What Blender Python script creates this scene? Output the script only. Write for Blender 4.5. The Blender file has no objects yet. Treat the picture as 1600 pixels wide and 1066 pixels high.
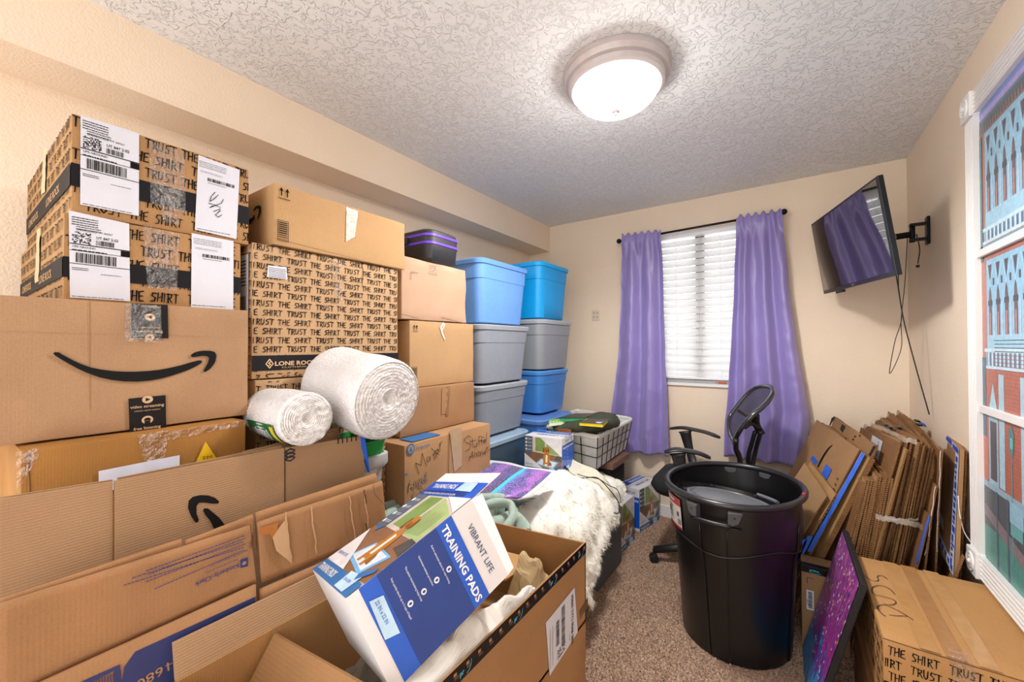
import bpy, bmesh, math, random
import numpy as np
from mathutils import Vector, Matrix, noise
random.seed(7); rng = np.random.default_rng(7)
C = bpy.context.scene.collection
scene = bpy.context.scene

# ------------------------------------------------------------------ camera
F_PX, YAW, PIT, ROL = 627.3, math.radians(34.617), math.radians(.608), math.radians(-.14)
CAMP = Vector((0, 0, 1.3127))
_cy, _sy, _cp, _sp = math.cos(YAW), math.sin(YAW), math.cos(PIT), math.sin(PIT)
FW = Vector((-_sy*_cp, _cy*_cp, _sp)); _r = Vector((_cy, _sy, 0)); _u = _r.cross(FW)
RT = _r*math.cos(ROL)+_u*math.sin(ROL); UP = -_r*math.sin(ROL)+_u*math.cos(ROL)
cam = bpy.data.cameras.new('camera'); cam.sensor_width = 36; cam.lens = F_PX/1600*36
cam.clip_start = .02
camo = bpy.data.objects.new('camera', cam); C.objects.link(camo)
m = Matrix(((RT.x, UP.x, -FW.x, 0), (RT.y, UP.y, -FW.y, 0), (RT.z, UP.z, -FW.z, 0), (0, 0, 0, 1)))
m.translation = CAMP; camo.matrix_world = m; scene.camera = camo

# ------------------------------------------------------------------ light and exposure
scene.view_settings.view_transform = 'Standard'; scene.view_settings.look = 'None'
scene.view_settings.exposure = 0.34; scene.view_settings.gamma = 1; scene.view_settings.use_curve_mapping = False
W = bpy.data.worlds.new('daylight'); scene.world = W; W.use_nodes = True
W.node_tree.nodes['Background'].inputs[0].default_value = (1.0, .99, .985, 1)
W.node_tree.nodes['Background'].inputs[1].default_value = 2.35
LAMP_W = 56.0
LAMP_GLOW = 30.0

# ------------------------------------------------------------------ measuring: a sight line met with a plane at a real distance
def ray(px, py): return FW + RT*((px-800)/F_PX) - UP*((py-533)/F_PX)
def at(px, py, x=None, y=None, z=None):
    d = ray(px, py)
    t = (x/d.x) if x is not None else (y/d.y) if y is not None else (z-CAMP.z)/d.z
    return CAMP + d*t

# ------------------------------------------------------------------ materials
def lin(c): return tuple((v/12.92 if v <= .04045 else ((v+.055)/1.055)**2.4) for v in c)
def rgb(h):
    h = h.lstrip('#'); return lin(tuple(int(h[i:i+2], 16)/255 for i in (0, 2, 4)))
MATS = {}
def mat(name, col, rough=.6, metal=0, spec=.5, var=.06, scale=30, bump=0, bscale=200, emit=None, es=1, alpha=1, trans=0, sheen=0, detail=3, coat=0, aniso_vec=None):
    if name in MATS: return MATS[name]
    M = bpy.data.materials.new(name); M.use_nodes = True; nt = M.node_tree; N = nt.nodes; L = nt.links
    b = N['Principled BSDF']
    if isinstance(col, str): col = rgb(col)
    tc = N.new('ShaderNodeTexCoord'); vec = tc.outputs['Object']
    if aniso_vec:
        mp = N.new('ShaderNodeMapping'); mp.inputs['Scale'].default_value = aniso_vec; L.new(vec, mp.inputs[0]); vec = mp.outputs[0]
    nz = N.new('ShaderNodeTexNoise'); nz.inputs['Scale'].default_value = scale; nz.inputs['Detail'].default_value = detail
    L.new(vec, nz.inputs['Vector'])
    rp = N.new('ShaderNodeValToRGB'); rp.color_ramp.elements[0].position = .3; rp.color_ramp.elements[1].position = .7
    rp.color_ramp.elements[0].color = tuple(max(0, v*(1-var)) for v in col)+(1,)
    rp.color_ramp.elements[1].color = tuple(min(1, v*(1+var)) for v in col)+(1,)
    L.new(nz.outputs[0], rp.inputs[0]); L.new(rp.outputs[0], b.inputs['Base Color'])
    b.inputs['Roughness'].default_value = rough; b.inputs['Metallic'].default_value = metal
    b.inputs['Specular IOR Level'].default_value = spec
    if sheen: b.inputs['Sheen Weight'].default_value = sheen
    if coat: b.inputs['Coat Weight'].default_value = coat
    if alpha < 1: b.inputs['Alpha'].default_value = alpha
    if trans: b.inputs['Transmission Weight'].default_value = trans
    if emit is not None:
        b.inputs['Emission Color'].default_value = tuple(emit)+(1,); b.inputs['Emission Strength'].default_value = es
    if bump:
        n2 = N.new('ShaderNodeTexNoise'); n2.inputs['Scale'].default_value = bscale; n2.inputs['Detail'].default_value = 4
        L.new(vec, n2.inputs['Vector'])
        bp = N.new('ShaderNodeBump'); bp.inputs['Strength'].default_value = bump; bp.inputs['Distance'].default_value = .004
        L.new(n2.outputs[0], bp.inputs['Height']); L.new(bp.outputs[0], b.inputs['Normal'])
    MATS[name] = M; return M

def card(name, col, axis='y', pitch=.0042, flute=.35, wear=.1):
    """kraft cardboard: fibre speckle, soft blotches and the faint relief of the flutes"""
    if name in MATS: return MATS[name]
    M = bpy.data.materials.new(name); M.use_nodes = True; nt = M.node_tree; N = nt.nodes; L = nt.links
    b = N['Principled BSDF']; col = rgb(col) if isinstance(col, str) else col; col = (col[0]*.8, col[1]*.78, col[2]*.76)
    tc = N.new('ShaderNodeTexCoord')
    n1 = N.new('ShaderNodeTexNoise'); n1.inputs['Scale'].default_value = 7; n1.inputs['Detail'].default_value = 5
    n2 = N.new('ShaderNodeTexNoise'); n2.inputs['Scale'].default_value = 420; n2.inputs['Detail'].default_value = 2
    L.new(tc.outputs['Object'], n1.inputs['Vector']); L.new(tc.outputs['Object'], n2.inputs['Vector'])
    sx = N.new('ShaderNodeSeparateXYZ'); L.new(tc.outputs['Object'], sx.inputs[0])
    mu = N.new('ShaderNodeMath'); mu.operation = 'MULTIPLY'; mu.inputs[1].default_value = 2*math.pi/pitch
    L.new(sx.outputs[{'x': 0, 'y': 1, 'z': 2}[axis]], mu.inputs[0])
    sn = N.new('ShaderNodeMath'); sn.operation = 'SINE'; L.new(mu.outputs[0], sn.inputs[0])
    r1 = N.new('ShaderNodeValToRGB'); r1.color_ramp.elements[0].position = .32; r1.color_ramp.elements[1].position = .68
    r1.color_ramp.elements[0].color = tuple(v*(1-wear) for v in col)+(1,)
    r1.color_ramp.elements[1].color = tuple(min(1, v*(1+wear*.7)) for v in col)+(1,)
    L.new(n1.outputs[0], r1.inputs[0])
    mx = N.new('ShaderNodeMixRGB'); mx.blend_type = 'MULTIPLY'; mx.inputs[0].default_value = .35
    r2 = N.new('ShaderNodeValToRGB'); r2.color_ramp.elements[0].position = .35; r2.color_ramp.elements[0].color = (.72, .68, .62, 1)
    r2.color_ramp.elements[1].position = .6; r2.color_ramp.elements[1].color = (1, 1, 1, 1)
    L.new(n2.outputs[0], r2.inputs[0]); L.new(r1.outputs[0], mx.inputs[1]); L.new(r2.outputs[0], mx.inputs[2])
    L.new(mx.outputs[0], b.inputs['Base Color'])
    b.inputs['Roughness'].default_value = .78; b.inputs['Specular IOR Level'].default_value = .25
    ad = N.new('ShaderNodeMath'); ad.operation = 'MULTIPLY_ADD'; ad.inputs[1].default_value = .5
    L.new(sn.outputs[0], ad.inputs[0]); L.new(n1.outputs[0], ad.inputs[2])
    bp = N.new('ShaderNodeBump'); bp.inputs['Strength'].default_value = flute; bp.inputs['Distance'].default_value = .0006
    L.new(ad.outputs[0], bp.inputs['Height']); L.new(bp.outputs[0], b.inputs['Normal'])
    MATS[name] = M; return M

INK = mat('black_ink', '#0b0a0b', .7, var=.1, spec=.15)
INK2 = mat('grey_ink', '#2e2e30', .6, spec=.2)
BLUEINK = mat('blue_ink', '#25306b', .6)
WHITE = mat('label_white', '#cfcfd8', .5, var=.02)
TAPE = mat('brown_tape', '#b08a62', .25, var=.08, coat=.3)
BLACKTAPE = mat('black_tape', '#0c0b0e', .35, spec=.3)
CLEAR = mat('clear_tape', '#e9dcc8', .12, spec=1, bump=1, bscale=70)
_n = CLEAR.node_tree; _t = _n.nodes.new('ShaderNodeBsdfTransparent'); _g = _n.nodes.new('ShaderNodeBsdfGlossy'); _g.inputs['Roughness'].default_value = .12; _m = _n.nodes.new('ShaderNodeMixShader'); _m.inputs[0].default_value = .16
_t.inputs[0].default_value = (.96, .93, .88, 1); _b = [q for q in _n.nodes if q.type == 'BUMP'][0]; _b.inputs['Distance'].default_value = .02; _n.links.new(_b.outputs[0], _g.inputs['Normal'])
_n.links.new(_t.outputs[0], _m.inputs[1]); _n.links.new(_g.outputs[0], _m.inputs[2]); _n.links.new(_m.outputs[0], _n.nodes['Material Output'].inputs[0])
BLACKP = mat('black_plastic', '#141416', .32, var=.1, bump=.05, bscale=300)
WHITEP = mat('white_paint', '#eeebe8', .4, var=.01)

# ------------------------------------------------------------------ object helpers
ORG = {}
def thing(name, label, cat, loc=(0, 0, 0), group=None):
    o = bpy.data.objects.new(name, None); C.objects.link(o); o.location = loc; o.empty_display_size = .05
    o['label'] = label; o['category'] = cat
    if group: o['group'] = group
    ORG[o] = Vector(loc); return o
def tag(o, label, cat, group=None):
    o['label'] = label; o['category'] = cat
    if group: o['group'] = group
    return o
def mk(name, verts, faces, mt, parent=None, smooth=False, kind=None, label=None, uv=None, org=None):
    verts = [Vector(v) for v in verts]
    if parent is not None: o0 = ORG[parent]
    elif org is not None: o0 = Vector(org)
    else:
        a = np.array([tuple(v) for v in verts]); o0 = Vector(((a[:, 0].min()+a[:, 0].max())/2, (a[:, 1].min()+a[:, 1].max())/2, a[:, 2].min()))
    me = bpy.data.meshes.new(name)
    me.from_pydata([tuple(v-o0) for v in verts], [], [tuple(f) for f in faces])
    if isinstance(mt, (list, tuple)):
        for q in mt: me.materials.append(q)
    else: me.materials.append(mt)
    if smooth: me.polygons.foreach_set('use_smooth', [True]*len(me.polygons))
    if uv is not None:
        l = me.uv_layers.new(name='UVMap')
        for p in me.polygons:
            for li in p.loop_indices: l.data[li].uv = uv[me.loops[li].vertex_index]
    me.update()
    o = bpy.data.objects.new(name, me); C.objects.link(o)
    if parent is not None: o.parent = parent
    else: o.location = o0
    ORG[o] = o0
    if kind: o['kind'] = kind
    if label: o['label'] = label
    return o
def structure(name, verts, faces, mt, smooth=False, parent=None):
    o = mk(name, verts, faces, mt, parent, smooth)
    if parent is None: o['kind'] = 'structure'
    return o
class G:
    """collects shapes that belong to one mesh"""
    def __init__(s): s.v = []; s.f = []
    def add(s, v, f):
        k = len(s.v); s.v += [Vector(q) for q in v]; s.f += [tuple(i+k for i in q) for q in f]; return s
    def box(s, x0, x1, y0, y1, z0, z1, M=None):
        v = [Vector(p) for p in ((x0, y0, z0), (x1, y0, z0), (x1, y1, z0), (x0, y1, z0), (x0, y0, z1), (x1, y0, z1), (x1, y1, z1), (x0, y1, z1))]
        if M is not None: v = [M @ q for q in v]
        return s.add(v, [(0, 3, 2, 1), (4, 5, 6, 7), (0, 1, 5, 4), (1, 2, 6, 5), (2, 3, 7, 6), (3, 0, 4, 7)])
    def tube(s, pts, r, n=8, cap=True, squash=None):
        pts = [Vector(p) for p in pts]; rr = r if isinstance(r, (list, tuple)) else [r]*len(pts)
        rings = []; up = None
        for i, p in enumerate(pts):
            d = (pts[min(i+1, len(pts)-1)]-pts[max(i-1, 0)]).normalized()
            if up is None: up = d.orthogonal().normalized() if squash is None else (Vector(squash[0])-d*Vector(squash[0]).dot(d)).normalized()
            a = (up-d*up.dot(d)); a = a.normalized() if a.length > 1e-6 else d.orthogonal().normalized(); up = a
            b = d.cross(a); kb = 1 if squash is None else squash[1]
            rings.append([p+a*(rr[i]*math.cos(t))+b*(rr[i]*kb*math.sin(t)) for t in (2*math.pi*j/n for j in range(n))])
        return s.loft(rings, cap)
    def loft(s, rings, cap=True, close=True):
        k = len(s.v); n = len(rings[0])
        for q in rings: s.v += [Vector(p) for p in q]
        for i in range(len(rings)-1):
            for j in range(n if close else n-1):
                a = k+i*n+j; b = k+i*n+(j+1) % n; s.f.append((a, b, b+n, a+n))
        if cap:
            s.f.append(tuple(k+j for j in reversed(range(n)))); s.f.append(tuple(k+(len(rings)-1)*n+j for j in range(n)))
        return s
    def prism(s, quad, off):
        q = [Vector(p) for p in quad]; n = len(q); off = Vector(off)
        k = len(s.v); s.v += q+[p+off for p in q]
        s.f.append(tuple(k+j for j in range(n))); s.f.append(tuple(k+n+j for j in reversed(range(n))))
        for j in range(n): s.f.append((k+j, k+n+j, k+n+(j+1) % n, k+(j+1) % n))
        return s
    def ball(s, c, r, nu=14, nv=8):
        rings = [[Vector(c)+Vector((r*math.sin(p)*math.cos(t), r*math.sin(p)*math.sin(t), r*math.cos(p))) for t in (2*math.pi*j/nu for j in range(nu))] for p in (math.pi*(i+.02)/(nv+.04) for i in range(nv+1))]
        return s.loft(rings)
    def mk(s, name, mt, parent=None, smooth=False, **k):
        o = mk(name, s.v, s.f, mt, parent, smooth, **k)
        return o
def fix(o):
    bm = bmesh.new(); bm.from_mesh(o.data); bmesh.ops.recalc_face_normals(bm, faces=bm.faces); bm.to_mesh(o.data); bm.free(); return o
def auto(o, ang=35):
    fix(o)
    for p in o.data.polygons: p.use_smooth = True
    try: o.data.set_sharp_from_angle(angle=math.radians(ang))
    except Exception: pass
    return o
def bev(o, w=.003, seg=2, ang=30):
    md = o.modifiers.new('bevel', 'BEVEL'); md.width = w; md.segments = seg; md.limit_method = 'ANGLE'; md.angle_limit = math.radians(ang); return o

def catmull(P, n):
    P = np.array(P, float); out = []
    Q = np.vstack([2*P[:1]-P[1:2], P, 2*P[-1:]-P[-2:-1]])
    for i in range(1, len(Q)-2):
        for t in np.linspace(0, 1, n, endpoint=False):
            a, b, c, d = Q[i-1], Q[i], Q[i+1], Q[i+2]
            out.append(.5*((2*b)+(-a+c)*t+(2*a-5*b+4*c-d)*t*t+(-a+3*b-3*c+d)*t**3))
    out.append(P[-1]); return np.array(out)
def net(ctrl, n=8, amp=0, nscale=12, seed=0):
    """smooth surface through a grid of control points; returns verts, faces, uv, (rows, cols)"""
    rows = [catmull([tuple(p) for p in r], n) for r in ctrl]
    cols = np.array([catmull([r[j] for r in rows], n) for j in range(len(rows[0]))])   # cols[j][i]
    nj, ni = cols.shape[:2]; V = []; UV = []
    for i in range(ni):
        for j in range(nj):
            p = Vector(cols[j][i])
            if amp: p = p+noise.noise_vector(p*nscale+Vector((seed, seed, 0)))*amp
            V.append(p); UV.append((j/(nj-1), 1-i/(ni-1)))
    Fc = [(i*nj+j, i*nj+j+1, (i+1)*nj+j+1, (i+1)*nj+j) for i in range(ni-1) for j in range(nj-1)]
    return V, Fc, UV, (ni, nj)
def smoothline(pts, n=8): return [Vector(p) for p in catmull([tuple(p) for p in pts], n)]

# ------------------------------------------------------------------ flat print on faces
class Face:
    def __init__(s, O, U, V, w=0, h=0):
        s.O = Vector(O); s.U = Vector(U).normalized(); s.V = Vector(V).normalized(); s.N = s.U.cross(s.V).normalized(); s.w = w; s.h = h
    def p(s, u, v, off=.0008): return s.O+s.U*u+s.V*v+s.N*off
    def hit(s, px, py):
        d = ray(px, py); t = (s.O-CAMP).dot(s.N)/d.dot(s.N); q = CAMP+d*t-s.O
        return q.dot(s.U), q.dot(s.V)
_txt = {}
def text_geo(t, bold=0):
    k = (t, bold)
    if k not in _txt:
        cu = bpy.data.curves.new('lettering', 'FONT'); cu.body = t; cu.offset = bold; cu.resolution_u = 2
        ob = bpy.data.objects.new('lettering', cu); me = bpy.data.meshes.new_from_object(ob)
        v = [(a.co.x, a.co.y) for a in me.vertices]; f = [tuple(p.vertices) for p in me.polygons]
        bpy.data.objects.remove(ob); bpy.data.meshes.remove(me); bpy.data.curves.remove(cu)
        w = max([a[0] for a in v] or [0]); _txt[k] = (v, f, w)
    return _txt[k]
HAND = {'T': (.8, [[(0, 1.02), (1.05, .95)], [(.5, .97), (.4, -.02)]]),
 'R': (.8, [[(.12, 0), (.2, 1)], [(0, .9), (.8, .9), (.75, .6), (.1, .42)], [(.3, .45), (.95, -.05)]]),
 'U': (.75, [[(.05, 1), (0, .25), (.3, 0), (.65, .2), (.8, 1)]]),
 'S': (.8, [[(1, .95), (.35, .95), (.2, .68), (.75, .42), (.65, .08), (0, .02)]]),
 'H': (.8, [[(.12, 1), (0, 0)], [(0, .45), (.85, .58)], [(.9, 1.05), (.78, 0)]]),
 'E': (.75, [[(.85, 1.03), (.1, .93), (.05, .05), (.85, .0)], [(.1, .5), (.7, .55)]]),
 'I': (.25, [[(.15, 1), (.05, 0)]]), ' ': (.65, [])}
class Ink:
    def __init__(s): s.g = G()
    def poly(s, f, pts, off=.0008): s.g.add([f.p(u, v, off) for u, v in pts], [tuple(range(len(pts)))]); return s
    def px(s, f, pts, off=.0008): return s.poly(f, [f.hit(*q) for q in pts], off)
    def rect(s, f, u0, v0, u1, v1, off=.0008): return s.poly(f, [(u0, v0), (u1, v0), (u1, v1), (u0, v1)], off)
    def text(s, f, t, u, v, h, ang=0, off=.0008, bold=0, sx=1, mid=False, fu=1, lim=None):
        V, Fc, w = text_geo(t, bold); k = h/.72; a = math.radians(ang); c, q = math.cos(a), math.sin(a)
        if mid: x0 = -w*k*sx/2
        else: x0 = 0
        s.g.add([f.p(u+((x*k*sx+x0)*c-y*k*q)*fu, v+(x*k*sx+x0)*q+y*k*c, off) for x, y in V], Fc); return w*k*sx
    def stroke(s, f, pts, w, off=.0008, clip=None):
        for i in range(len(pts)-1):
            (a, b), (c, d) = pts[i], pts[i+1]
            if clip and not (all(clip[0] <= q <= clip[2] for q in (a, c)) and all(clip[1] <= q <= clip[3] for q in (b, d))): continue
            dx, dy = c-a, d-b; l = math.hypot(dx, dy) or 1e-6; nx, ny = -dy/l*w/2, dx/l*w/2; ex, ey = dx/l*w*.3, dy/l*w*.3
            s.poly(f, [(a-nx-ex, b-ny-ey), (c-nx*.7+ex, d-ny*.7+ey), (c+nx*.7+ex, d+ny*.7+ey), (a+nx-ex, b+ny-ey)], off+random.random()*.0001)
        return s
    def hand(s, f, t, u, v, h, w, off=.0008, clip=None, jit=.05, ang=0, sx=1):
        x = 0
        for ch in t:
            adv, st = HAND[ch]
            for l in st:
                s.stroke(f, [(u+(x+a*.64+random.uniform(-jit, jit)*.6)*h*sx, v+(b+random.uniform(-jit, jit)+x*ang)*h) for a, b in l], w*random.uniform(.8, 1.2), off, clip)
            x += adv*.64+.24
        return x*h
    def bars(s, f, u0, v0, u1, v1, n=24, vert=False, off=.0012):
        L = (v1-v0) if vert else (u1-u0); x = 0
        while x < L*.99:
            w = L/n*random.choice((.35, .6, .9)); g = L/n*random.choice((.3, .5, .8))
            w = min(w, L-x)
            if vert: s.rect(f, u0, v0+x, u1, v0+x+w, off)
            else: s.rect(f, u0+x, v0, u0+x+w, v1, off)
            x += w+g
        return s
    def lines(s, f, u0, v0, u1, v1, n, off=.0012, t=.35):
        dv = (v1-v0)/n
        for i in range(n):
            x = u0
            while x < u1:
                w = random.uniform(.04, .16)*(u1-u0); w = min(w, u1-x)
                s.rect(f, x, v0+i*dv, x+w, v0+i*dv+dv*t, off); x += w+.02*(u1-u0)
            if random.random() < .3: continue
        return s
    def mk(s, name, mt, parent, **k):
        if not s.g.f: return None
        o = s.g.mk(name, mt, parent, **k); o['kind'] = 'stuff'; return o
def trust(ink, f, w, h, pitch, rowh, lh, u0=0., v0=0., sw=.0026, sx=1):
    r = 0; v = v0
    while v < h+rowh:
        u = u0-pitch+(pitch*.52 if r % 2 else 0)
        while u < w:
            ink.hand(f, 'TRUST THE SHIRT', u, v, lh, sw, clip=(0.002, 0.002, w-.002, h-.002), sx=sx); u += pitch
        v += rowh; r += 1

# ------------------------------------------------------------------ cartons
KR = [card('kraft_tan', '#b5916c'), card('kraft_orange', '#b27a3a'), card('kraft_warm', '#bd8a55'), card('kraft_pale', '#c69b76', wear=.14), card('kraft_dark', '#a9764a', wear=.16), card('kraft_grey', '#ad8760', axis='z', flute=.7), card('kraft_yellow', '#c79452')]
def carton(name, label, x0, x1, y0, y1, z0, z1, mt, yaw=0, group=None, cuts=7, warp=.0025, edge=.004, cat='box'):
    c = Vector(((x0+x1)/2, (y0+y1)/2, z0)); t = thing(name, label, cat, c, group)
    bm = bmesh.new(); bmesh.ops.create_cube(bm, size=1)
    hx, hy, hz = (x1-x0)/2, (y1-y0)/2, (z1-z0)
    for v in bm.verts: v.co = Vector((v.co.x*2*hx, v.co.y*2*hy, (v.co.z+.5)*hz))
    bmesh.ops.bevel(bm, geom=list(bm.edges), offset=edge, segments=2, affect='EDGES', profile=.6)
    bmesh.ops.subdivide_edges(bm, edges=[e for e in bm.edges if e.calc_length() > .05], cuts=cuts, use_grid_fill=True)
    sd = random.random()*50
    Rz = Matrix.Rotation(yaw, 3, 'Z')
    for v in bm.verts:
        n = Vector((v.co.x/hx, v.co.y/hy, (v.co.z/hz-.5)*2)); k = noise.noise(v.co*6+Vector((sd, 0, 0)))
        d = -abs(k)*warp
        for a in range(3):
            if abs(n[a]) > .97: v.co[a] += d*(1 if n[a] > 0 else -1)
        v.co = Rz @ v.co
    bmesh.ops.recalc_face_normals(bm, faces=bm.faces)
    me = bpy.data.meshes.new('body'); bm.to_mesh(me); bm.free(); me.materials.append(mt)
    me.polygons.foreach_set('use_smooth', [True]*len(me.polygons))
    try: me.set_sharp_from_angle(angle=math.radians(40))
    except Exception: pass
    b = bpy.data.objects.new('body', me); C.objects.link(b); b.parent = t; ORG[b] = c
    def P(x, y, z): return c+Rz @ Vector((x, y, z))
    t2 = {'o': t, 'body': b}
    t2['front'] = Face(P(hx, -hy, 0), Rz @ Vector((0, 1, 0)), (0, 0, 1), 2*hy, hz)
    t2['left'] = Face(P(-hx, -hy, 0), Rz @ Vector((1, 0, 0)), (0, 0, 1), 2*hx, hz)
    t2['top'] = Face(P(-hx, -hy, hz), Rz @ Vector((1, 0, 0)), Rz @ Vector((0, 1, 0)), 2*hx, 2*hy)
    return t2
def seam(b, f, pts, w=.002, name='flap_seam'):
    i = Ink(); i.stroke(f, pts, w, .0005); i.mk(name, mat('crease_line', '#8a6442', .9) if name == 'crease' else mat('seam_shadow', '#5f4026', .9), b['o'])
def smile(ink, f, pts): ink.px(f, pts)
def zz(z0, sc, L): return [(z0[0]+a/sc, z0[1]+b/sc) for a, b in L]

def ship_label(parent, f, quad, n=0):
    """paper shipping label spanned by px quad (tl, tr, br, bl)"""
    q = [f.hit(*a) for a in quad]
    k = Ink(); k.poly(f, [q[3], q[2], q[1], q[0]], .0022); lb = k.mk('shipping_label', WHITE, parent)
    u0 = (q[0][0]+q[3][0])/2; u1 = (q[1][0]+q[2][0])/2; v1 = (q[0][1]+q[1][1])/2; v0 = (q[2][1]+q[3][1])/2
    W_, H_ = u1-u0, v1-v0; o = .003; i = Ink()
    R = lambda a, b, c, d: i.rect(f, u0+a*W_, v0+b*H_, u0+c*W_, v0+d*H_, o)
    if n == 0:
        i.lines(f, u0+.03*W_, v0+.86*H_, u0+.45*W_, v0+.97*H_, 4, o)
        i.text(f, 'SPRINGDALE UT 84767', u0+.1*W_, v0+.795*H_, .022*H_, off=o)
        i.lines(f, u0+.1*W_, v0+.81*H_, u0+.5*W_, v0+.86*H_, 2, o)
        for a in range(13):
            for b in range(11):
                if random.random() < .55: R(.04+a*.023, .645+b*.0125, .04+a*.023+.02, .645+b*.0125+.011)
        i.text(f, 'UT 847 2-02', u0+.42*W_, v0+.725*H_, .034*H_, off=o, sx=.8, bold=.01)
        i.bars(f, u0+.42*W_, v0+.65*H_, u0+.72*W_, v0+.71*H_, 20, off=o)
        R(.0, .63, 1, .64); i.text(f, 'UPS GROUND', u0+.04*W_, v0+.595*H_, .022*H_, off=o, bold=.01)
        i.lines(f, u0+.04*W_, v0+.56*H_, u0+.6*W_, v0+.59*H_, 1, o)
        R(.84, .56, 1, .628); R(.0, .555, 1, .56)
        i.bars(f, u0+.1*W_, v0+.42*H_, u0+.78*W_, v0+.535*H_, 34, off=o); R(0, .4, 1, .407)
        i.lines(f, u0+.04*W_, v0+.33*H_, u0+.3*W_, v0+.37*H_, 2, o)
        i.lines(f, u0+.5*W_, v0+.3*H_, u0+.85*W_, v0+.315*H_, 1, o)
        i.lines(f, u0+.04*W_, v0+.015*H_, u0+.9*W_, v0+.035*H_, 1, o, t=.3)
    else:
        i.lines(f, u0+.05*W_, v0+.87*H_, u0+.7*W_, v0+.96*H_, 4, o, t=.2)
        i.lines(f, u0+.08*W_, v0+.8*H_, u0+.6*W_, v0+.83*H_, 2, o, t=.2)
        i.bars(f, u0+.25*W_, v0+.7*H_, u0+.9*W_, v0+.745*H_, 26, off=o)
        i.lines(f, u0+.25*W_, v0+.675*H_, u0+.7*W_, v0+.69*H_, 1, o)
        i.lines(f, u0+.02*W_, v0+.03*H_, u0+.8*W_, v0+.05*H_, 1, o, t=.3)
    i.mk('barcode_print', INK, lb)
    return lb

def clear_strip(parent, f, quad, name='clear_tape', mt=None, off=.0016):
    q = [f.hit(*a) for a in quad]; n = 10; g = G()
    for i in range(n+1):
        t = i/n
        for j in range(4):
            s = j/3; a = (q[0][0]*(1-t)+q[3][0]*t, q[0][1]*(1-t)+q[3][1]*t); b = (q[1][0]*(1-t)+q[2][0]*t, q[1][1]*(1-t)+q[2][1]*t)
            g.v.append(f.p(a[0]*(1-s)+b[0]*s, a[1]*(1-s)+b[1]*s, off+random.random()*.0015))
    for i in range(n):
        for j in range(3): g.f.append((i*4+j, i*4+j+1, (i+1)*4+j+1, (i+1)*4+j))
    return g.mk(name, mt or CLEAR, parent, smooth=True)
#PART2
# ================================================================== the room
XR, XL, XF, YB, ZC, ZS, Y0 = .568, -2.008, -1.792, 3.207, 2.3927, 2.166, -.95
WALL = mat('wall_paint', '#eedac2', .75, var=.02, scale=3, bump=.5, bscale=130, spec=.25)
def knock():
    M = mat('ceiling_texture', '#efeeed', .8, var=.02, spec=.2); nt = M.node_tree; N = nt.nodes; L = nt.links
    tc = N.new('ShaderNodeTexCoord'); n0 = N.new('ShaderNodeTexNoise'); n0.inputs['Scale'].default_value = 9; n0.inputs['Detail'].default_value = 2
    n1 = N.new('ShaderNodeTexNoise'); n1.inputs['Scale'].default_value = 34; n1.inputs['Detail'].default_value = 3.5; n1.inputs['Distortion'].default_value = 1.3
    L.new(tc.outputs['Object'], n0.inputs[0]); L.new(tc.outputs['Object'], n1.inputs[0])
    ad = N.new('ShaderNodeMath'); ad.operation = 'MULTIPLY_ADD'; ad.inputs[1].default_value = .35; L.new(n0.outputs[0], ad.inputs[0]); L.new(n1.outputs[0], ad.inputs[2])
    r = N.new('ShaderNodeValToRGB'); r.color_ramp.elements[0].position = .66; r.color_ramp.elements[1].position = .73; L.new(ad.outputs[0], r.inputs[0])
    b = N.new('ShaderNodeBump'); b.inputs['Strength'].default_value = .8; b.inputs['Distance'].default_value = .005
    L.new(r.outputs[0], b.inputs['Height']); L.new(b.outputs[0], N['Principled BSDF'].inputs['Normal']); return M
CEIL = knock()
def slab(name, x0, x1, y0, y1, z0, z1, mt, parent=None): g = G().box(x0, x1, y0, y1, z0, z1); return fix(structure(name, g.v, g.f, mt, parent=parent))
T = .12
CARPET = mat('carpet', '#bda08a', .95, var=.62, scale=110, bump=1, bscale=260, spec=.1, detail=5)
slab('floor', XL-T, XR+T, Y0, YB+T, -.1, 0, CARPET)
slab('ceiling', XL-T, XR+T, Y0, YB+T, ZC, ZC+.1, CEIL)
slab('wall_left', XL-T, XL, -.42, YB+T, 0, ZC, WALL)     # cut short behind the camera: an added, unseen opening that lights the right wall
slab('wall_right', XR, XR+T, Y0, YB+T, 0, ZC, WALL)
slab('trim_1', XL, XF, Y0, YB, ZS, ZC, WALL)           # boxed-in soffit along the left wall
WX0, WX1, WZ0, WZ1 = -.86, -.24, 1.03, 2.165
g = G(); g.box(XL, WX0, YB, YB+T, 0, ZC); g.box(WX1, XR, YB, YB+T, 0, ZC); g.box(WX0, WX1, YB, YB+T, 0, WZ0); g.box(WX0, WX1, YB, YB+T, WZ1, ZC)
fix(structure('wall_back', g.v, g.f, WALL))
slab('baseboard_back', XL, XR, YB-.014, YB, 0, .085, WHITEP)
slab('baseboard_right', XR-.014, XR, Y0, YB, 0, .085, WHITEP)
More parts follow.
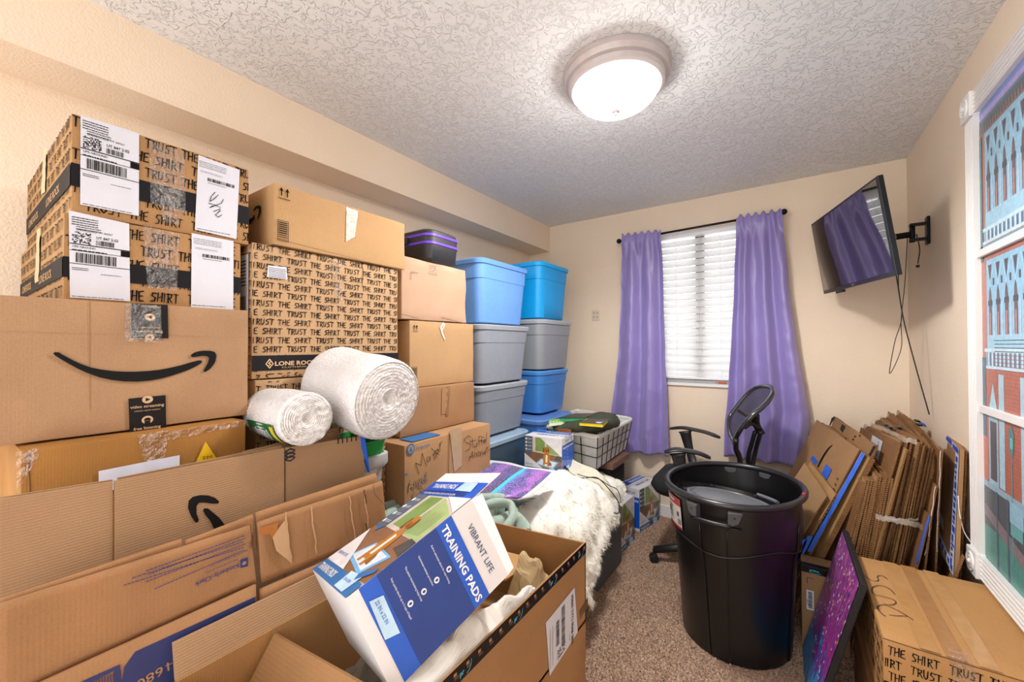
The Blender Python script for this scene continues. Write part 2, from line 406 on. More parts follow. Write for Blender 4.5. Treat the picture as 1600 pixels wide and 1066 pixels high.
# carpet pile: tiny leaning tufts where the floor shows
n = 130000
px_ = rng.uniform(-1.25, .55, n); py_ = rng.uniform(1.0, 3.19, n); a = rng.uniform(0, 6.283, n); w = rng.uniform(.0015, .003, n); h = rng.uniform(.005, .012, n)
lx, ly = rng.normal(0, .004, n), rng.normal(0, .004, n)
V = np.zeros((n, 3, 3)); V[:, 0] = np.c_[px_-w*np.cos(a), py_-w*np.sin(a), np.full(n, .0005)]; V[:, 1] = np.c_[px_+w*np.cos(a), py_+w*np.sin(a), np.full(n, .0005)]; V[:, 2] = np.c_[px_+lx, py_+ly, h]
me = bpy.data.meshes.new('carpet_pile'); me.from_pydata(V.reshape(-1, 3).tolist(), [], np.arange(3*n).reshape(-1, 3).tolist()); me.materials.append(CARPET)
o = bpy.data.objects.new('carpet_pile', me); C.objects.link(o); o['kind'] = 'stuff'; tag(o, 'mottled brown cut-pile carpet covering the bedroom floor', 'carpet')

# window: vinyl frame, centre mullion, glass, sill
fr = mat('vinyl_white', '#f2f2f2', .35, var=.01)
g = G(); y0, y1 = YB+.045, YB+.095
for a in ((WX0, WX0+.035, WZ0, WZ1), (WX1-.035, WX1, WZ0, WZ1), (WX0+.035, WX1-.035, WZ0, WZ0+.045), (WX0+.035, WX1-.035, WZ1-.04, WZ1)): g.box(a[0], a[1], y0, y1, a[2], a[3])
win = structure('window_1', g.v, g.f, fr); fix(win)
g = G().box(-.575, -.515, y0+.005, y1-.005, WZ0+.045, WZ1-.04); g.mk('mullion', mat('mullion_dark', '#8b8078', .5), win)
for xa, xb in ((WX0+.035, -.575), (-.515, WX1-.035)):
    g = G().box(xa, xb, y0+.02, y0+.024, WZ0+.045, WZ1-.04)
    gm = mat('window_glass', '#ffffff', .02, trans=1, spec=.5, var=0); g.mk('pane', gm, win)
sill = slab('trim_2', WX0-.02, WX1+.02, YB-.02, YB+.045, WZ0-.02, WZ0, WHITEP)
g = G().box(WX0, WX1, YB+.0, YB+.044, WZ0, WZ0+.022); g.mk('track', mat('track_grey', '#a5a3a3', .5), win)
i = Ink(); f = Face((-.42, YB-.001, WZ0+.003), (1, 0, 0), (0, 0, 1)); i.rect(f, .0, .0, .055, .014); i.rect(f, -.016, .003, -.008, .011); i.mk('sticker', mat('orange_reflection', '#c2521e', .5), win)  # orange reflection on the window track, painted as flat patches

# blind
SLAT = mat('blind_white', '#f4f3f2', .4, var=.01)
nt = SLAT.node_tree; tb = nt.nodes.new('ShaderNodeBsdfTranslucent'); tb.inputs[0].default_value = (.95, .95, .95, 1); ms = nt.nodes.new('ShaderNodeMixShader'); ms.inputs[0].default_value = .65
nt.links.new(nt.nodes['Principled BSDF'].outputs[0], ms.inputs[1]); nt.links.new(tb.outputs[0], ms.inputs[2]); nt.links.new(ms.outputs[0], nt.nodes['Material Output'].inputs[0])
bl = thing('window_blind', 'white horizontal slat blind lowered inside the window', 'blind', (-.55, YB+.02, WZ0+.03))
G().box(WX0+.006, WX1-.006, YB-.004, YB+.04, WZ1-.045, WZ1-.002).mk('headrail', fr, bl)
G().box(WX0+.008, WX1-.008, YB-.002, YB+.035, WZ0+.03, WZ0+.045).mk('bottom_rail', fr, bl)
z = WZ0+.075; k = 0; sm = None
while z < WZ1-.06:
    if sm is None:
        g = G(); nseg = 4; ring = []
        for j in range(nseg+1):
            t = j/nseg-.5; ang = math.radians(60); bow = .0035*(1-4*t*t)
            yy = t*.056*math.cos(ang)+bow*math.sin(ang); zzz = -t*.056*math.sin(ang)*-1+bow*math.cos(ang)
            ring.append((yy, zzz))
        ring = ring+[(a, b-.0028) for a, b in reversed(ring)]
        g.loft([[Vector((x, a, b)) for a, b in ring] for x in (WX0+.01, WX1-.01)])
        o = mk('slat', [v+Vector((0, YB+.018, z)) for v in g.v], g.f, SLAT, bl, smooth=False); fix(o); sm = o
    else:
        o = sm.copy(); C.objects.link(o); o.parent = bl; o.location = (0, 0, z-z00)
    if k == 0: z00 = z
    z += .0515; k += 1
for x in (-.70, -.545, -.40):
    G().tube([(x, YB-.006, WZ1-.03), (x, YB-.006, WZ0+.04)], .0012, 5).mk('cord', fr, bl)
G().tube([(-.53, YB-.012, WZ1-.03), (-.528, YB-.012, 1.12)], .0014, 5).mk('cord', fr, bl)

# curtain rod
BM = mat('black_metal', '#17171a', .4, metal=.6)
rod = thing('curtain_rod', 'thin black curtain rod with ball ends above the window', 'curtain rod', (-.57, 3.12, 2.15))
RY = 3.125; ra = at(967, 377, y=RY); rb = at(1225, 331, y=RY)
G().tube([ra, rb], .008, 10).mk('pole', BM, rod, smooth=True)
for p in (ra, rb): G().ball(p, .019).mk('finial', BM, rod, smooth=True)
for t in (.04, .96):
    p = ra.lerp(rb, t); G().tube([p, (p.x, YB-.004, p.z)], .006, 6).box(p.x-.012, p.x+.012, YB-.004, YB, p.z-.03, p.z+.03).mk('bracket', BM, rod)

# curtains
PUR = mat('purple_satin', '#9182bf', .38, var=.05, scale=4, sheen=.3, bump=.25, bscale=22, spec=.6)
def curtain(label, Lp, Rp, seed, folds):
    L_ = [at(a, b, y=3.12) for a, b in Lp]; R_ = [at(a, b, y=3.12) for a, b in Rp]
    def edge(E, z):
        for i in range(len(E)-1):
            if E[i].z >= z >= E[i+1].z: t = (E[i].z-z)/(E[i].z-E[i+1].z); return E[i].x*(1-t)+E[i+1].x*t
        return E[0].x if z > E[0].z else E[-1].x
    nu, nv = 110, 90; V = []; UVs = []
    for j in range(nv+1):
        v = j/nv
        for i in range(nu+1):
            u = i/nu; zt = .016+L_[0].z*(1-u)+R_[0].z*u+.012*math.sin(u*37+seed)*1; zb = L_[-1].z*(1-u)+R_[-1].z*u
            z = zt+(zb-zt)*v; xa, xb = edge(L_, z), edge(R_, z)
            x = xa+(xb-xa)*u
            g_ = noise.noise(Vector((u*2.2, seed, v*.5)))
            ph = folds*2*math.pi*(u+.05*g_+.02*math.sin(3*v+u*4)); amp = .014+.024*min(1, v*1.4)
            y = 3.118-.012*(v)+amp*(math.sin(ph)+.22*math.sin(ph*1.7+seed))*.8
            if v < .1: k_ = max(0, (v-.05)/.05); y = (3.104+.005*math.sin(ph*1.5))*(1-k_)+y*k_ if v > .05 else 3.104+.005*math.sin(ph*1.5)
            hd = max(0, 1-abs(v-.035)/.03)
            y += .004*math.sin(u*34+seed*2)*(1 if v < .09 else max(0, 1-(v-.09)*9))
            if hd > 0: y += -.006*hd
            y += .006*noise.noise(Vector((u*9, v*26, seed)))*min(1, v*2)
            wr = noise.noise(Vector((u*5+seed, v*9, 3))); y += .005*wr
            if v > .93: y += .006*noise.noise(Vector((u*40, v*8, seed)))
            if .942 < v < .952: y += .003
            V.append(Vector((x+.004*noise.noise(Vector((v*7, seed, u))), min(y, YB-.035), z+.006*noise.noise(Vector((u*14, seed, 1)))*(v > .97))))
    Fc = [(j*(nu+1)+i, j*(nu+1)+i+1, (j+1)*(nu+1)+i+1, (j+1)*(nu+1)+i) for j in range(nv) for i in range(nu)]
    o = mk('curtain', V, Fc, PUR, smooth=True); md = o.modifiers.new('cloth', 'SOLIDIFY'); md.thickness = .0015; md.offset = 0
    return tag(o, label, 'curtain', 'purple curtains either side of the window')
curtain('narrower purple satin curtain on the left side of the window', [(972, 371), (969, 480), (965, 560), (954, 650), (953, 704)], [(1034, 364), (1038, 480), (1041, 560), (1046, 650), (1047, 712)], 1.3, 2.6)
curtain('wider purple satin curtain on the right of the window, behind the office chair', [(1151, 343), (1146, 480), (1139, 600), (1133, 660), (1132, 712)], [(1222, 333), (1232, 440), (1245, 540), (1266, 650), (1258, 730)], 4.1, 3.2)

# outlet plate
op = at(931, 493, y=YB); o = G().box(op.x-.035, op.x+.035, YB-.006, YB, op.z-.045, op.z+.045).mk('outlet_plate', mat('plate_beige', '#dccab4', .5)); bev(fix(o), .003)
tag(o, 'painted over square outlet plate on the wall beside the left curtain', 'outlet')
i = Ink(); f = Face((op.x-.035, YB-.0062, op.z-.045), (1, 0, 0), (0, 0, 1))
for a in (.014, .045):
    for b in (.025, .06): i.rect(f, a, b, a+.003, b+.01); i.rect(f, a+.008, b, a+.011, b+.01)
o2 = i.mk('slot', INK2, o)
# ------------------------------------------------------------------ ceiling lamp
lc = at(962, 126, z=ZC-.03); LX, LY = lc.x, lc.y
lt = thing('ceiling_light', 'round flush ceiling light with a brushed metal ring and glowing white glass bowl', 'lamp', (LX, LY, ZC))
def lathe(g, prof, cx, cy, n=48, cap=True): return g.loft([[Vector((cx+r*math.cos(2*math.pi*j/n), cy+r*math.sin(2*math.pi*j/n), z)) for j in range(n)] for r, z in prof], cap)
RING = mat('brushed_nickel', '#c9bfbd', .35, metal=.4, var=.04)
auto(lathe(G(), [(.198, ZC), (.208, ZC-.004), (.209, ZC-.014), (.202, ZC-.02), (.197, ZC-.04), (.187, ZC-.046), (.184, ZC-.062), (.172, ZC-.07), (.162, ZC-.07)], LX, LY, 64).mk('ring', RING, lt), 25)
GL = mat('lamp_glass', '#ffffff', .4, var=0, emit=(1, .98, .96), es=LAMP_GLOW)
auto(lathe(G(), [(.164*math.cos(t), ZC-.066-.084*math.sin(t)) for t in np.linspace(0, 1.53, 14)], LX, LY, 48).mk('glass_bowl', GL, lt), 60)
auto(lathe(G(), [(.004, ZC-.146), (.019, ZC-.15), (.016, ZC-.156), (.007, ZC-.16), (.009, ZC-.168), (.002, ZC-.176)], LX, LY, 20).mk('finial', RING, lt), 40)
ld = bpy.data.lights.new('bulb', 'SPOT'); ld.energy = LAMP_W; ld.spot_size = math.radians(172); ld.spot_blend = .5; ld.color = (1, .985, .97); ld.shadow_soft_size = .07
lo = bpy.data.objects.new('bulb', ld); C.objects.link(lo); lo.location = (LX, LY, ZC-.19)

# ------------------------------------------------------------------ the casing with the photo mural on the right wall
XM = XR-.002
ft = at(1535, 176, x=XM); fb = at(1536, 868, x=XM)
MY, MZ1, MZ0, MYN = at(1537, 500, x=XM).y, at(1540, 166, x=XM).z, at(1540, 868, x=XM).z, .95
cw = .078
def flute(g, a, b, wdir, w=cw, n=5, d=.012):
    """fluted board from a to b; wdir = across"""
    a, b, wd = Vector(a), Vector(b), Vector(wdir).normalized(); N_ = Vector((-1, 0, 0)); prof = [(0, 0), (0, .02)]
    for k in range(n):
        c = w*(k+.5)/n; h = w/n*.36
        prof += [(c-h, .02), (c-h*.5, .02-d*.6), (c+h*.5, .02-d*.6), (c+h, .02)]
    prof += [(w, .02), (w, 0)]
    return g.loft([[p+wd*u+N_*v for u, v in prof] for p in (a, b)])
mur = thing('framed_mural', 'photo mural of an old canal-side palace in white fluted window casing', 'mural', (XM, 1.55, MZ0))
for nm, a, b, wd in (('side_casing', (XM, MY, MZ0-.0), (XM, MY, MZ1), (0, 1, 0)), ('head_casing', (XM, MY, MZ1), (XM, MYN, MZ1), (0, 0, 1)), ('bottom_casing', (XM, MY, MZ0), (XM, MYN, MZ0), (0, 0, -1)), ('side_casing', (XM, MYN, MZ0), (XM, MYN, MZ1), (0, -1, 0))):
    o = flute(G(), a, b, wd).mk(nm, WHITEP, mur); fix(o)
for yy in (MY+cw/2, MYN-cw/2):
    for zc in (MZ1+cw/2, MZ0-cw/2):
        s = cw/2+.006; o = G().box(XM-.03, XM, yy-s, yy+s, zc-s, zc+s).mk('corner_block', WHITEP, mur); bev(fix(o), .003)
        ro = G()
        for r0, r1 in ((.034, .028), (.022, .016)):
            ro.loft([[Vector((xx, yy+r*math.cos(t), zc+r*math.sin(t))) for t in np.linspace(0, 2*math.pi, 24, endpoint=False)] for r, xx in ((r0, XM-.03), (r0-.001, XM-.035), (r1, XM-.035), (r1-.001, XM-.03))], False)
        ro.ball((XM-.031, yy, zc), .01, 12, 6); auto(ro.mk('rosette', WHITEP, o), 40)
for py in (391, 632):
    zc = at(1537, py+6, x=XM).z; o = G().box(XM-.016, XM-.004, MYN, MY, zc-.013, zc+.013).mk('muntin', WHITEP, mur); bev(fix(o), .002)
pf = Face((XM-.003, MY, MZ0), (0, -1, 0), (0, 0, 1))
art = {}
def A(c): return art.setdefault(c, Ink())
def hx(px, py): return pf.hit(px, py)
Wm, Hm = MY-MYN, MZ1-MZ0
A('#b39fe0').rect(pf, 0, 0, Wm, Hm, .0002)
def band(c, p0, p1, u0=0, u1=None, off=.0006):
    a = hx(1560, p0)[1]; b = hx(1560, p1)[1]; A(c).rect(pf, u0, b, Wm if u1 is None else u1, a, off)
vz = lambda py: hx(1560, py)[1]
band('#6f8fd8', 139, 148, off=.0004)
band('#b06a5a', 160, 900, off=.0004)
band('#4a5a68', 158, 172); band('#8a6a62', 172, 186, off=.0007); band('#4f7f98', 158, 163, off=.0009)
for k in range(60): A('#39444e').rect(pf, .02*k, vz(182), .02*k+.009, vz(170), .0009)
def arcade(pt, pb, s=.062, off=.001):
    zt, zb = vz(pt), vz(pb); H = zt-zb
    A('#8cc4e2').rect(pf, .045, zb, Wm, zt, off)
    k = 0; u = .06
    while u < Wm:
        w = s*.42
        A('#463a4c').poly(pf, [(u, zt-H*.06), (u+w*1.1, zt-H*.06), (u+w*.8, zt-H*.17), (u+w*.55, zt-H*.24), (u+w*.3, zt-H*.17)], off+.0003)
        A('#b3dcf0').stroke(pf, [(u-.01, zt-H*.05), (u+w*.55, zt-H*.3), (u+s*.8, zt-H*.05)], .006, off+.0005)
        A('#5a4250').poly(pf, [(u+.004, zb+H*.15), (u+w, zb+H*.15), (u+w, zt-H*.48), (u+w*.8, zt-H*.36), (u+w*.5, zt-H*.3), (u+w*.2, zt-H*.36), (u+.002, zt-H*.48)], off+.0003)
        A('#c07a72').rect(pf, u+w*.35, zb+H*.15, u+w*.75, zb+H*.4, off+.0005)
        A('#2f2a3a').rect(pf, u-.002, zt-H*.52, u+w+.004, zt-H*.46, off+.0006)
        A('#dff2fa').rect(pf, u+s*.66, zb+H*.13, u+s*.73, zt-H*.5, off+.0006)
        A('#463a4c').rect(pf, u+s*.6, zt-H*.3, u+s*.78, zt-H*.22, off+.0006)
        u += s
    A('#9fd0e8').rect(pf, .045, zb, Wm, zb+H*.15, off+.0004)
def balus(pt, pb):
    zt, zb = vz(pt), vz(pb); A('#7fa9c4').rect(pf, .03, zb, Wm, zt, .001); A('#c9e6f4').rect(pf, .02, zt-.012, Wm, zt, .0014); A('#c9e6f4').rect(pf, .02, zb, Wm, zb+.01, .0014)
    u = .05
    while u < Wm: A('#d3ecf7').rect(pf, u, zb, u+.01, zt, .0013); A('#4c5f80').rect(pf, u+.014, zb+.012, u+.022, zt-.015, .0013); u += .03
arcade(186, 345); balus(345, 372); band('#3fa7b8', 374, 378, off=.0016)
band('#c2705a', 372, 392, off=.0012)
arcade(400, 545); balus(545, 578)
band('#b5593c', 580, 760, off=.0012)
for k in range(40): A('#9a4430').rect(pf, .1, vz(755)+k*.012, Wm, vz(755)+k*.012+.002, .0014)
for u0, w_ in ((.06, .05), (.42, .06), (.8, .06)):
    A('#9cc3d6').rect(pf, u0-.012, vz(765), u0+w_+.012, vz(650), .0016); A('#3b3440').rect(pf, u0, vz(755), u0+w_, vz(662), .0018); A('#a9d4e6').poly(pf, [(u0-.012, vz(650)), (u0+w_/2, vz(600)), (u0+w_+.012, vz(650))], .0016)
A('#27506a').rect(pf, .0, vz(690), .03, vz(560), .0016); A('#2c6a74').rect(pf, 0, vz(400), .02, vz(186), .0016)
A('#a6cfe0').rect(pf, .13, vz(760), .17, vz(585), .0016); A('#a6cfe0').rect(pf, .28, vz(780), .33, vz(585), .0016)
band('#8fb2c4', 762, 772, off=.0017)
band('#2d3b48', 772, 840, off=.0014); band('#2f8a80', 835, 905, off=.0015)
A('#7b6a72').poly(pf, [(0, vz(800)), (Wm, vz(930)), (Wm, vz(960)), (0, vz(818))], .0019)
A('#3f9aa0').rect(pf, .215, vz(860), .222, vz(690), .002); A('#2f7f88').poly(pf, [(.205, vz(700)), (.232, vz(700)), (.236, vz(670)), (.218, vz(655)), (.2, vz(670))], .0022); A('#58c4c0').rect(pf, .21, vz(692), .226, vz(676), .0024)
for u in (.1, .18, .31, .5, .62, .8): A('#35506e').rect(pf, u, vz(930), u+.012, vz(770), .0021)
A('#8fc0d8').rect(pf, .2, vz(800), .29, vz(770), .0022); A('#5aa6a8').rect(pf, .205, vz(818), .285, vz(800), .0022)
for c, k in art.items(): k.g.v and k.mk('mural_print', mat('mural_'+c[1:], tuple(v*.88+.07 for v in rgb(c)), .35, var=.1, scale=60), mur)  # print colours lifted toward white: haze over the mural painted in
# small outlet under the casing
q = at(1559, 960, x=XR); o = G().box(XR-.006, XR, q.y-.05, q.y+.05, q.z-.03, q.z+.03).mk('outlet_plate', WHITEP); bev(fix(o), .002); tag(o, 'white outlet plate low on the right wall below the mural casing', 'outlet')

# ------------------------------------------------------------------ television on its arm
tl, tr, br, bl_ = Vector((.1145, 3.026, 2.040)), Vector((.311, 2.266, 2.026)), Vector((.370, 2.289, 1.601)), Vector((.174, 3.049, 1.615))
tv = thing('television', 'flat black television tilted on a wall arm, its screen mirroring the purple curtain', 'television', tuple((bl_+br)/2))
ux = (tr-tl).normalized(); uz = (tl-bl_).normalized(); un = ux.cross(uz).normalized()
if un.x > 0: un = -un
TW, TH = (tr-tl).length, (tl-bl_).length
def tvp(u, v, d): return bl_+ux*u+uz*v-un*d
g = G()
def tvbox(g, u0, u1, v0, v1, d0, d1): return g.add([tvp(a, b, c) for c in (d0, d1) for a, b in ((u0, v0), (u1, v0), (u1, v1), (u0, v1))], [(0, 3, 2, 1), (4, 5, 6, 7), (0, 1, 5, 4), (1, 2, 6, 5), (2, 3, 7, 6), (3, 0, 4, 7)])
bev(fix(tvbox(g, 0, TW, 0, TH, 0, .022).mk('housing', BLACKP, tv)), .003)
bev(fix(tvbox(G(), .12, TW-.12, .06, TH-.12, .022, .05).mk('rear_bulge', BLACKP, tv)), .01)
SCR = mat('screen', '#141217', .035, spec=1.0, var=.0, coat=1)
tvbox(G(), .012, TW-.012, .02, TH-.012, -.0012, 0).mk('screen', SCR, tv)
tvbox(G(), .16, .24, -.014, 0, .004, .02).mk('receiver_bump', BLACKP, tv)
i = Ink(); fs = Face(tvp(0, 0, -.001), ux, uz); 
if (fs.N-un).length > 1: fs = Face(tvp(TW, 0, -.001), -ux, uz)
i.text(fs, 'VIZIO', TW*.5, .006, .008, mid=True); i.mk('maker_mark', mat('silver_print', '#c8c8cc', .4), tv)
arm = thing('tv_wall_mount', 'black articulated wall arm holding the television', 'wall mount', (XR, 2.77, 1.8))
q = at(1452, 360, x=XR)
o = G().box(XR-.012, XR, q.y-.022, q.y+.022, q.z-.068, q.z+.068).mk('wall_plate', BM, arm); bev(fix(o), .004)
for zz_ in (q.z-.045, q.z+.03): o = G().box(XR-.07, XR-.01, q.y-.014, q.y+.014, zz_, zz_+.012).mk('bracket', BM, arm); fix(o)
e1 = Vector((XR-.06, q.y, q.z-.01)); tc_ = (tl+tr+br+bl_)/4-un*.05
G().tube([e1+Vector((0, 0, -.04)), e1+Vector((0, 0, .05))], .011, 12).mk('pivot', BM, arm, smooth=True)
G().tube([e1, e1.lerp(tc_, 1)], .015, 4, squash=((0, 0, 1), .35)).mk('arm', BM, arm)
G().tube([e1.lerp(tc_, .3)+Vector((0, 0, .0)), e1.lerp(tc_, .8)], .0165, 4, squash=((0, 0, 1), .38)).mk('arm_sleeve', mat('grey_metal', '#8e8c8c', .4, metal=.4), arm)
G().tube([e1.lerp(tc_, .3)+Vector((0, 0, .014)), e1.lerp(tc_, .8)+Vector((0, 0, .014))], .003, 6).mk('red_stripe', mat('red_plastic', '#c4232b', .4), arm)
CAB = mat('black_cable', '#1a1b1a', .5)
def cable(label, pts, r=.0022, nm='cable', parent=None, m_=None):
    g = G().tube(smoothline(pts, 8), r, 6); o = g.mk(nm, m_ or CAB, parent, smooth=True)
    if parent is None: tag(o, label, 'cable')
    return o
K = lambda L, y: [at(a, b, y=y) for a, b in L]
cable('long black cable hanging from the television down behind the flattened boxes', K([(1390, 372), (1402, 440), (1412, 500), (1430, 570), (1452, 648)], 2.72), .0026)
cable('thin black cable looping lowest in a narrow point under the television', K([(1392, 360), (1403, 395), (1404, 450), (1409, 496), (1398, 535), (1390, 584), (1408, 545), (1408, 500), (1414, 440), (1418, 368)], 2.78), .0018)
cable('short black lead dangling with a small plug beneath the wall mount', K([(1432, 366), (1437, 390), (1434, 412)], 2.79), .0022)
o = G().ball(at(1434, 416, y=2.79), .008).mk('cable_plug', BLACKP, smooth=True); tag(o, 'small round black plug at the end of the short lead', 'plug')
#PART3
# ================================================================== stack nearest the camera on the left
Yx = lambda px, X: at(px, 540, x=X).y
def zx(px, py, X): return at(px, py, x=X).z
K_T = card('kraft_trust', '#bb9061'); K_B = card('kraft_trust_pale', '#cfaa82', wear=.05)
SH = mat('seam_shadow', '#5f4026', .9)

def trust_box(name, label, X, xb, y0, y1, z0, z1, lp, lp2, seed):
    random.seed(seed)
    b = carton(name, label, xb, X, y0, y1, z0, z1, K_T, group='shirt cartons with shipping labels'); f, l = b['front'], b['left']; H = z1-z0
    i = Ink(); trust(i, f, f.w, H, .192, .036, .022, u0=.02+seed*.001, v0=.012, sw=.003, sx=.74); trust(i, l, l.w, H, .192, .036, .022, u0=.03, v0=.012, sw=.003, sx=.74)
    i.mk('printed_lettering', INK, b['o'])
    k = Ink(); k.rect(f, 0, H*.27, f.w, H*.5, .0012); k.rect(l, 0, H*.27, l.w, H*.5, .0012); k.mk('printed_band', mat('black_band', '#121014', .6, spec=.2), b['o'])
    w = Ink(); w.text(l, 'LONE ROCK', l.w*.55, H*.33, .02, off=.0018, bold=.02, sx=1.2); w.text(l, 'LONE ROCK', l.w*.08, H*.33, .02, off=.0018, bold=.02, sx=1.2); w.mk('band_lettering', mat('kraft_print', '#b98d5c', .7), b['o'])
    ship_label(b['o'], f, lp, 0); ship_label(b['o'], f, lp2, 1)
    return b
y0, y1 = Yx(108, -1.28), Yx(388, -1.28)
b1 = trust_box('shirt_carton', 'printed carton on top of the leftmost stack, label marked with a handwritten scrawl', -1.28, -1.975, y0, y1, 1.603, 1.822,
   [(125.5, 180), (217, 209), (216.5, 338), (125, 320)], [(309.5, 242.5), (374, 266), (369, 374), (304, 359)], 3)
y0, y1 = Yx(97, -1.27), Yx(376, -1.27)
b2 = trust_box('shirt_carton', 'printed carton second from top in the leftmost stack, under the scrawled one', -1.27, -1.97, y0, y1, 1.409, 1.601,
   [(107, 329), (201.5, 350), (203, 471), (109, 465)], [(299, 364.5), (364.5, 377), (364, 485), (298, 480)], 5)
# handwriting on the label and clear tape over the joins
f = b1['front']; i = Ink()
for L in ([(335, 301), (329, 308), (327, 315), (333, 312), (340, 305)], [(332, 322), (327, 325), (345, 318), (348, 312)], [(333, 331), (343, 327), (343, 330), (336, 336), (340, 340), (346, 336)], [(325, 318), (336, 321), (344, 325)]):
    i.stroke(f, [f.hit(*q) for q in L], .0018, .004)
i.mk('handwriting', INK, b1['o'])
clear_strip(b1['o'], f, [(232, 220), (288, 238), (290, 335), (235, 318)]); clear_strip(b1['o'], f, [(250, 290), (282, 298), (280, 352), (252, 346)])
f = b2['front']; clear_strip(b2['o'], f, [(222, 352), (280, 366), (276, 455), (230, 450)])
for b in (b1, b2):
    l = b['left']; clear_strip(b['o'], l, [l.hit(0, 0)]*0 or [(70, 232), (75, 228), (72, 300), (66, 305)] if b is b1 else [(60, 360), (65, 357), (62, 440), (56, 443)], mt=mat('pale_tape', '#cbb08a', .3))

# big smile carton
KS = card('kraft_smile', '#b99370', axis='y', pitch=.005, flute=.22)
b = carton('smile_carton', 'large tan carton with a wide black smile arrow, third from top of the leftmost stack', -1.78, -1.20, .02, Yx(388.5, -1.2), 1.127, 1.409, KS); f = b['front']
i = Ink(); Z = lambda L: zz((0, 450), 3.5525, L)
i.px(f, Z([(292, 362), (305, 356), (325, 357), (345, 370), (400, 400), (450, 423), (500, 441), (560, 453), (620, 461), (690, 465), (750, 465), (820, 461), (880, 455), (940, 444), (1000, 430), (1060, 412), (1100, 402), (1118, 403), (1117, 416), (1085, 436), (1040, 456), (970, 481), (900, 501), (830, 514), (760, 520), (690, 519), (620, 511), (550, 496), (480, 471), (430, 448), (380, 421), (340, 398), (305, 376)]), .003)
i.px(f, Z([(1056, 378), (1062, 368), (1080, 357), (1105, 351), (1130, 348), (1165, 349), (1190, 356), (1199, 375), (1194, 405), (1184, 425), (1165, 448), (1145, 463), (1132, 467), (1126, 460), (1140, 437), (1152, 415), (1158, 388), (1145, 379), (1120, 377), (1085, 382), (1065, 384)]), .003)
i.mk('smile_mark', mat('mark_black', '#100f0f', .7, spec=.2), b['o'])
def promo(quad, rows, name='printed_tape'):
    q = [f.hit(*a) for a in quad]; k = Ink(); k.poly(f, [q[3], q[2], q[1], q[0]], .0032); t = k.mk(name, BLACKTAPE, b['o']); u0, u1, v1, v0 = q[0][0], q[1][0], q[0][1], q[3][1]
    w = Ink()
    for tx, fy, h, flip in rows:
        v = v0+(v1-v0)*fy; um = (u0+u1)/2
        if tx == 'play' or tx == 'phones':
            n = 20; w.poly(f, [(um+h*math.cos(a), v+h*.9*math.sin(a)) for a in np.linspace(0, 2*math.pi, n, endpoint=False)], .0038)
        else: w.text(f, tx, um, v, h, off=.0038, bold=.012, mid=True, ang=180 if flip else 0)
    w.mk('tape_lettering', mat('tape_print', '#c7a684', .6), t)
    d = Ink()
    for tx, fy, h, flip in rows:
        v = v0+(v1-v0)*fy; um = (u0+u1)/2
        if tx == 'play': sgn = -1 if flip else 1; d.poly(f, [(um-sgn*h*.35, v-h*.45), (um+sgn*h*.55, v), (um-sgn*h*.35, v+h*.45)][::sgn], .0042)
        if tx == 'phones': d.poly(f, [(um+h*.6*math.cos(a), v+h*.5*math.sin(a)) for a in np.linspace(-.3, math.pi+.3, 14)], .0042); d.rect(f, um-h*.5, v-h, um+h*.5, v-h*.2, .0042)
    d.mk('tape_symbol', BLACKTAPE, t)
promo([(200, 631-8), (258, 617.5), (259, 668), (202, 677)], [('play', .93, .0095, 0), ('video streaming', .7, .0065, 0), ('unlimited, only for members', .6, .0028, 0), ('phones', .33, .010, 0), ('free listening', .06, .0065, 0)])
promo([(204, 474), (261.5, 476.5), (262.5, 529), (205, 528)], [('video str', .96, .0065, 1), ('play', .62, .009, 1), ('free delivery', .22, .0065, 1), ('fast, free, convenient', .32, .0028, 1), ('play', .02, .008, 1)], 'printed_tape')
clear_strip(b['o'], f, [(196, 474), (250, 478), (252, 536), (193, 533)], off=.0045)
for p in ((0, 462, 3, 462), (0, 475, 2, 690)): pass
seam(b, f, [f.hit(140, 470), f.hit(141, 640)], .0012, 'crease')
seam(b, f, [f.hit(0, 518), f.hit(388, 528)], .0005, 'crease')

# orange taped carton under it
b = carton('taped_carton', 'orange-brown taped carton with a yellow triangle, below the smile carton', -1.74, -1.14, Yx(33, -1.14), Yx(385, -1.14), 0, 1.124, card('kraft_amber', '#b07c3e', wear=.15), cat='box'); f = b['front']
i = Ink(); i.px(f, [(299, 735), (320.5, 690), (343, 724), (330, 730)], .003); i.mk('yellow_triangle', mat('yellow_sticker', '#e3b414', .5), b['o'])
i = Ink(); u, v = f.hit(314, 719); i.text(f, 'TM', u, v, .008, off=.0036, sx=1.4); i.mk('sticker_lettering', mat('brown_print', '#7a5510', .6), b['o'])
i = Ink(); i.px(f, [(153.5, 736), (280, 711), (280, 735), (154, 752+20)], .003); i.mk('paper_label', mat('label_cool', '#d3d4e2', .4), b['o'])
clear_strip(b['o'], f, [(213, 680), (262, 672), (258, 722), (226, 722)]); clear_strip(b['o'], f, [(262, 674), (384, 656), (384, 664), (262, 688)]); clear_strip(b['o'], f, [(24, 706), (60, 700), (60, 712), (26, 770)])
seam(b, f, [f.hit(44, 708), f.hit(48, 780)], .002)

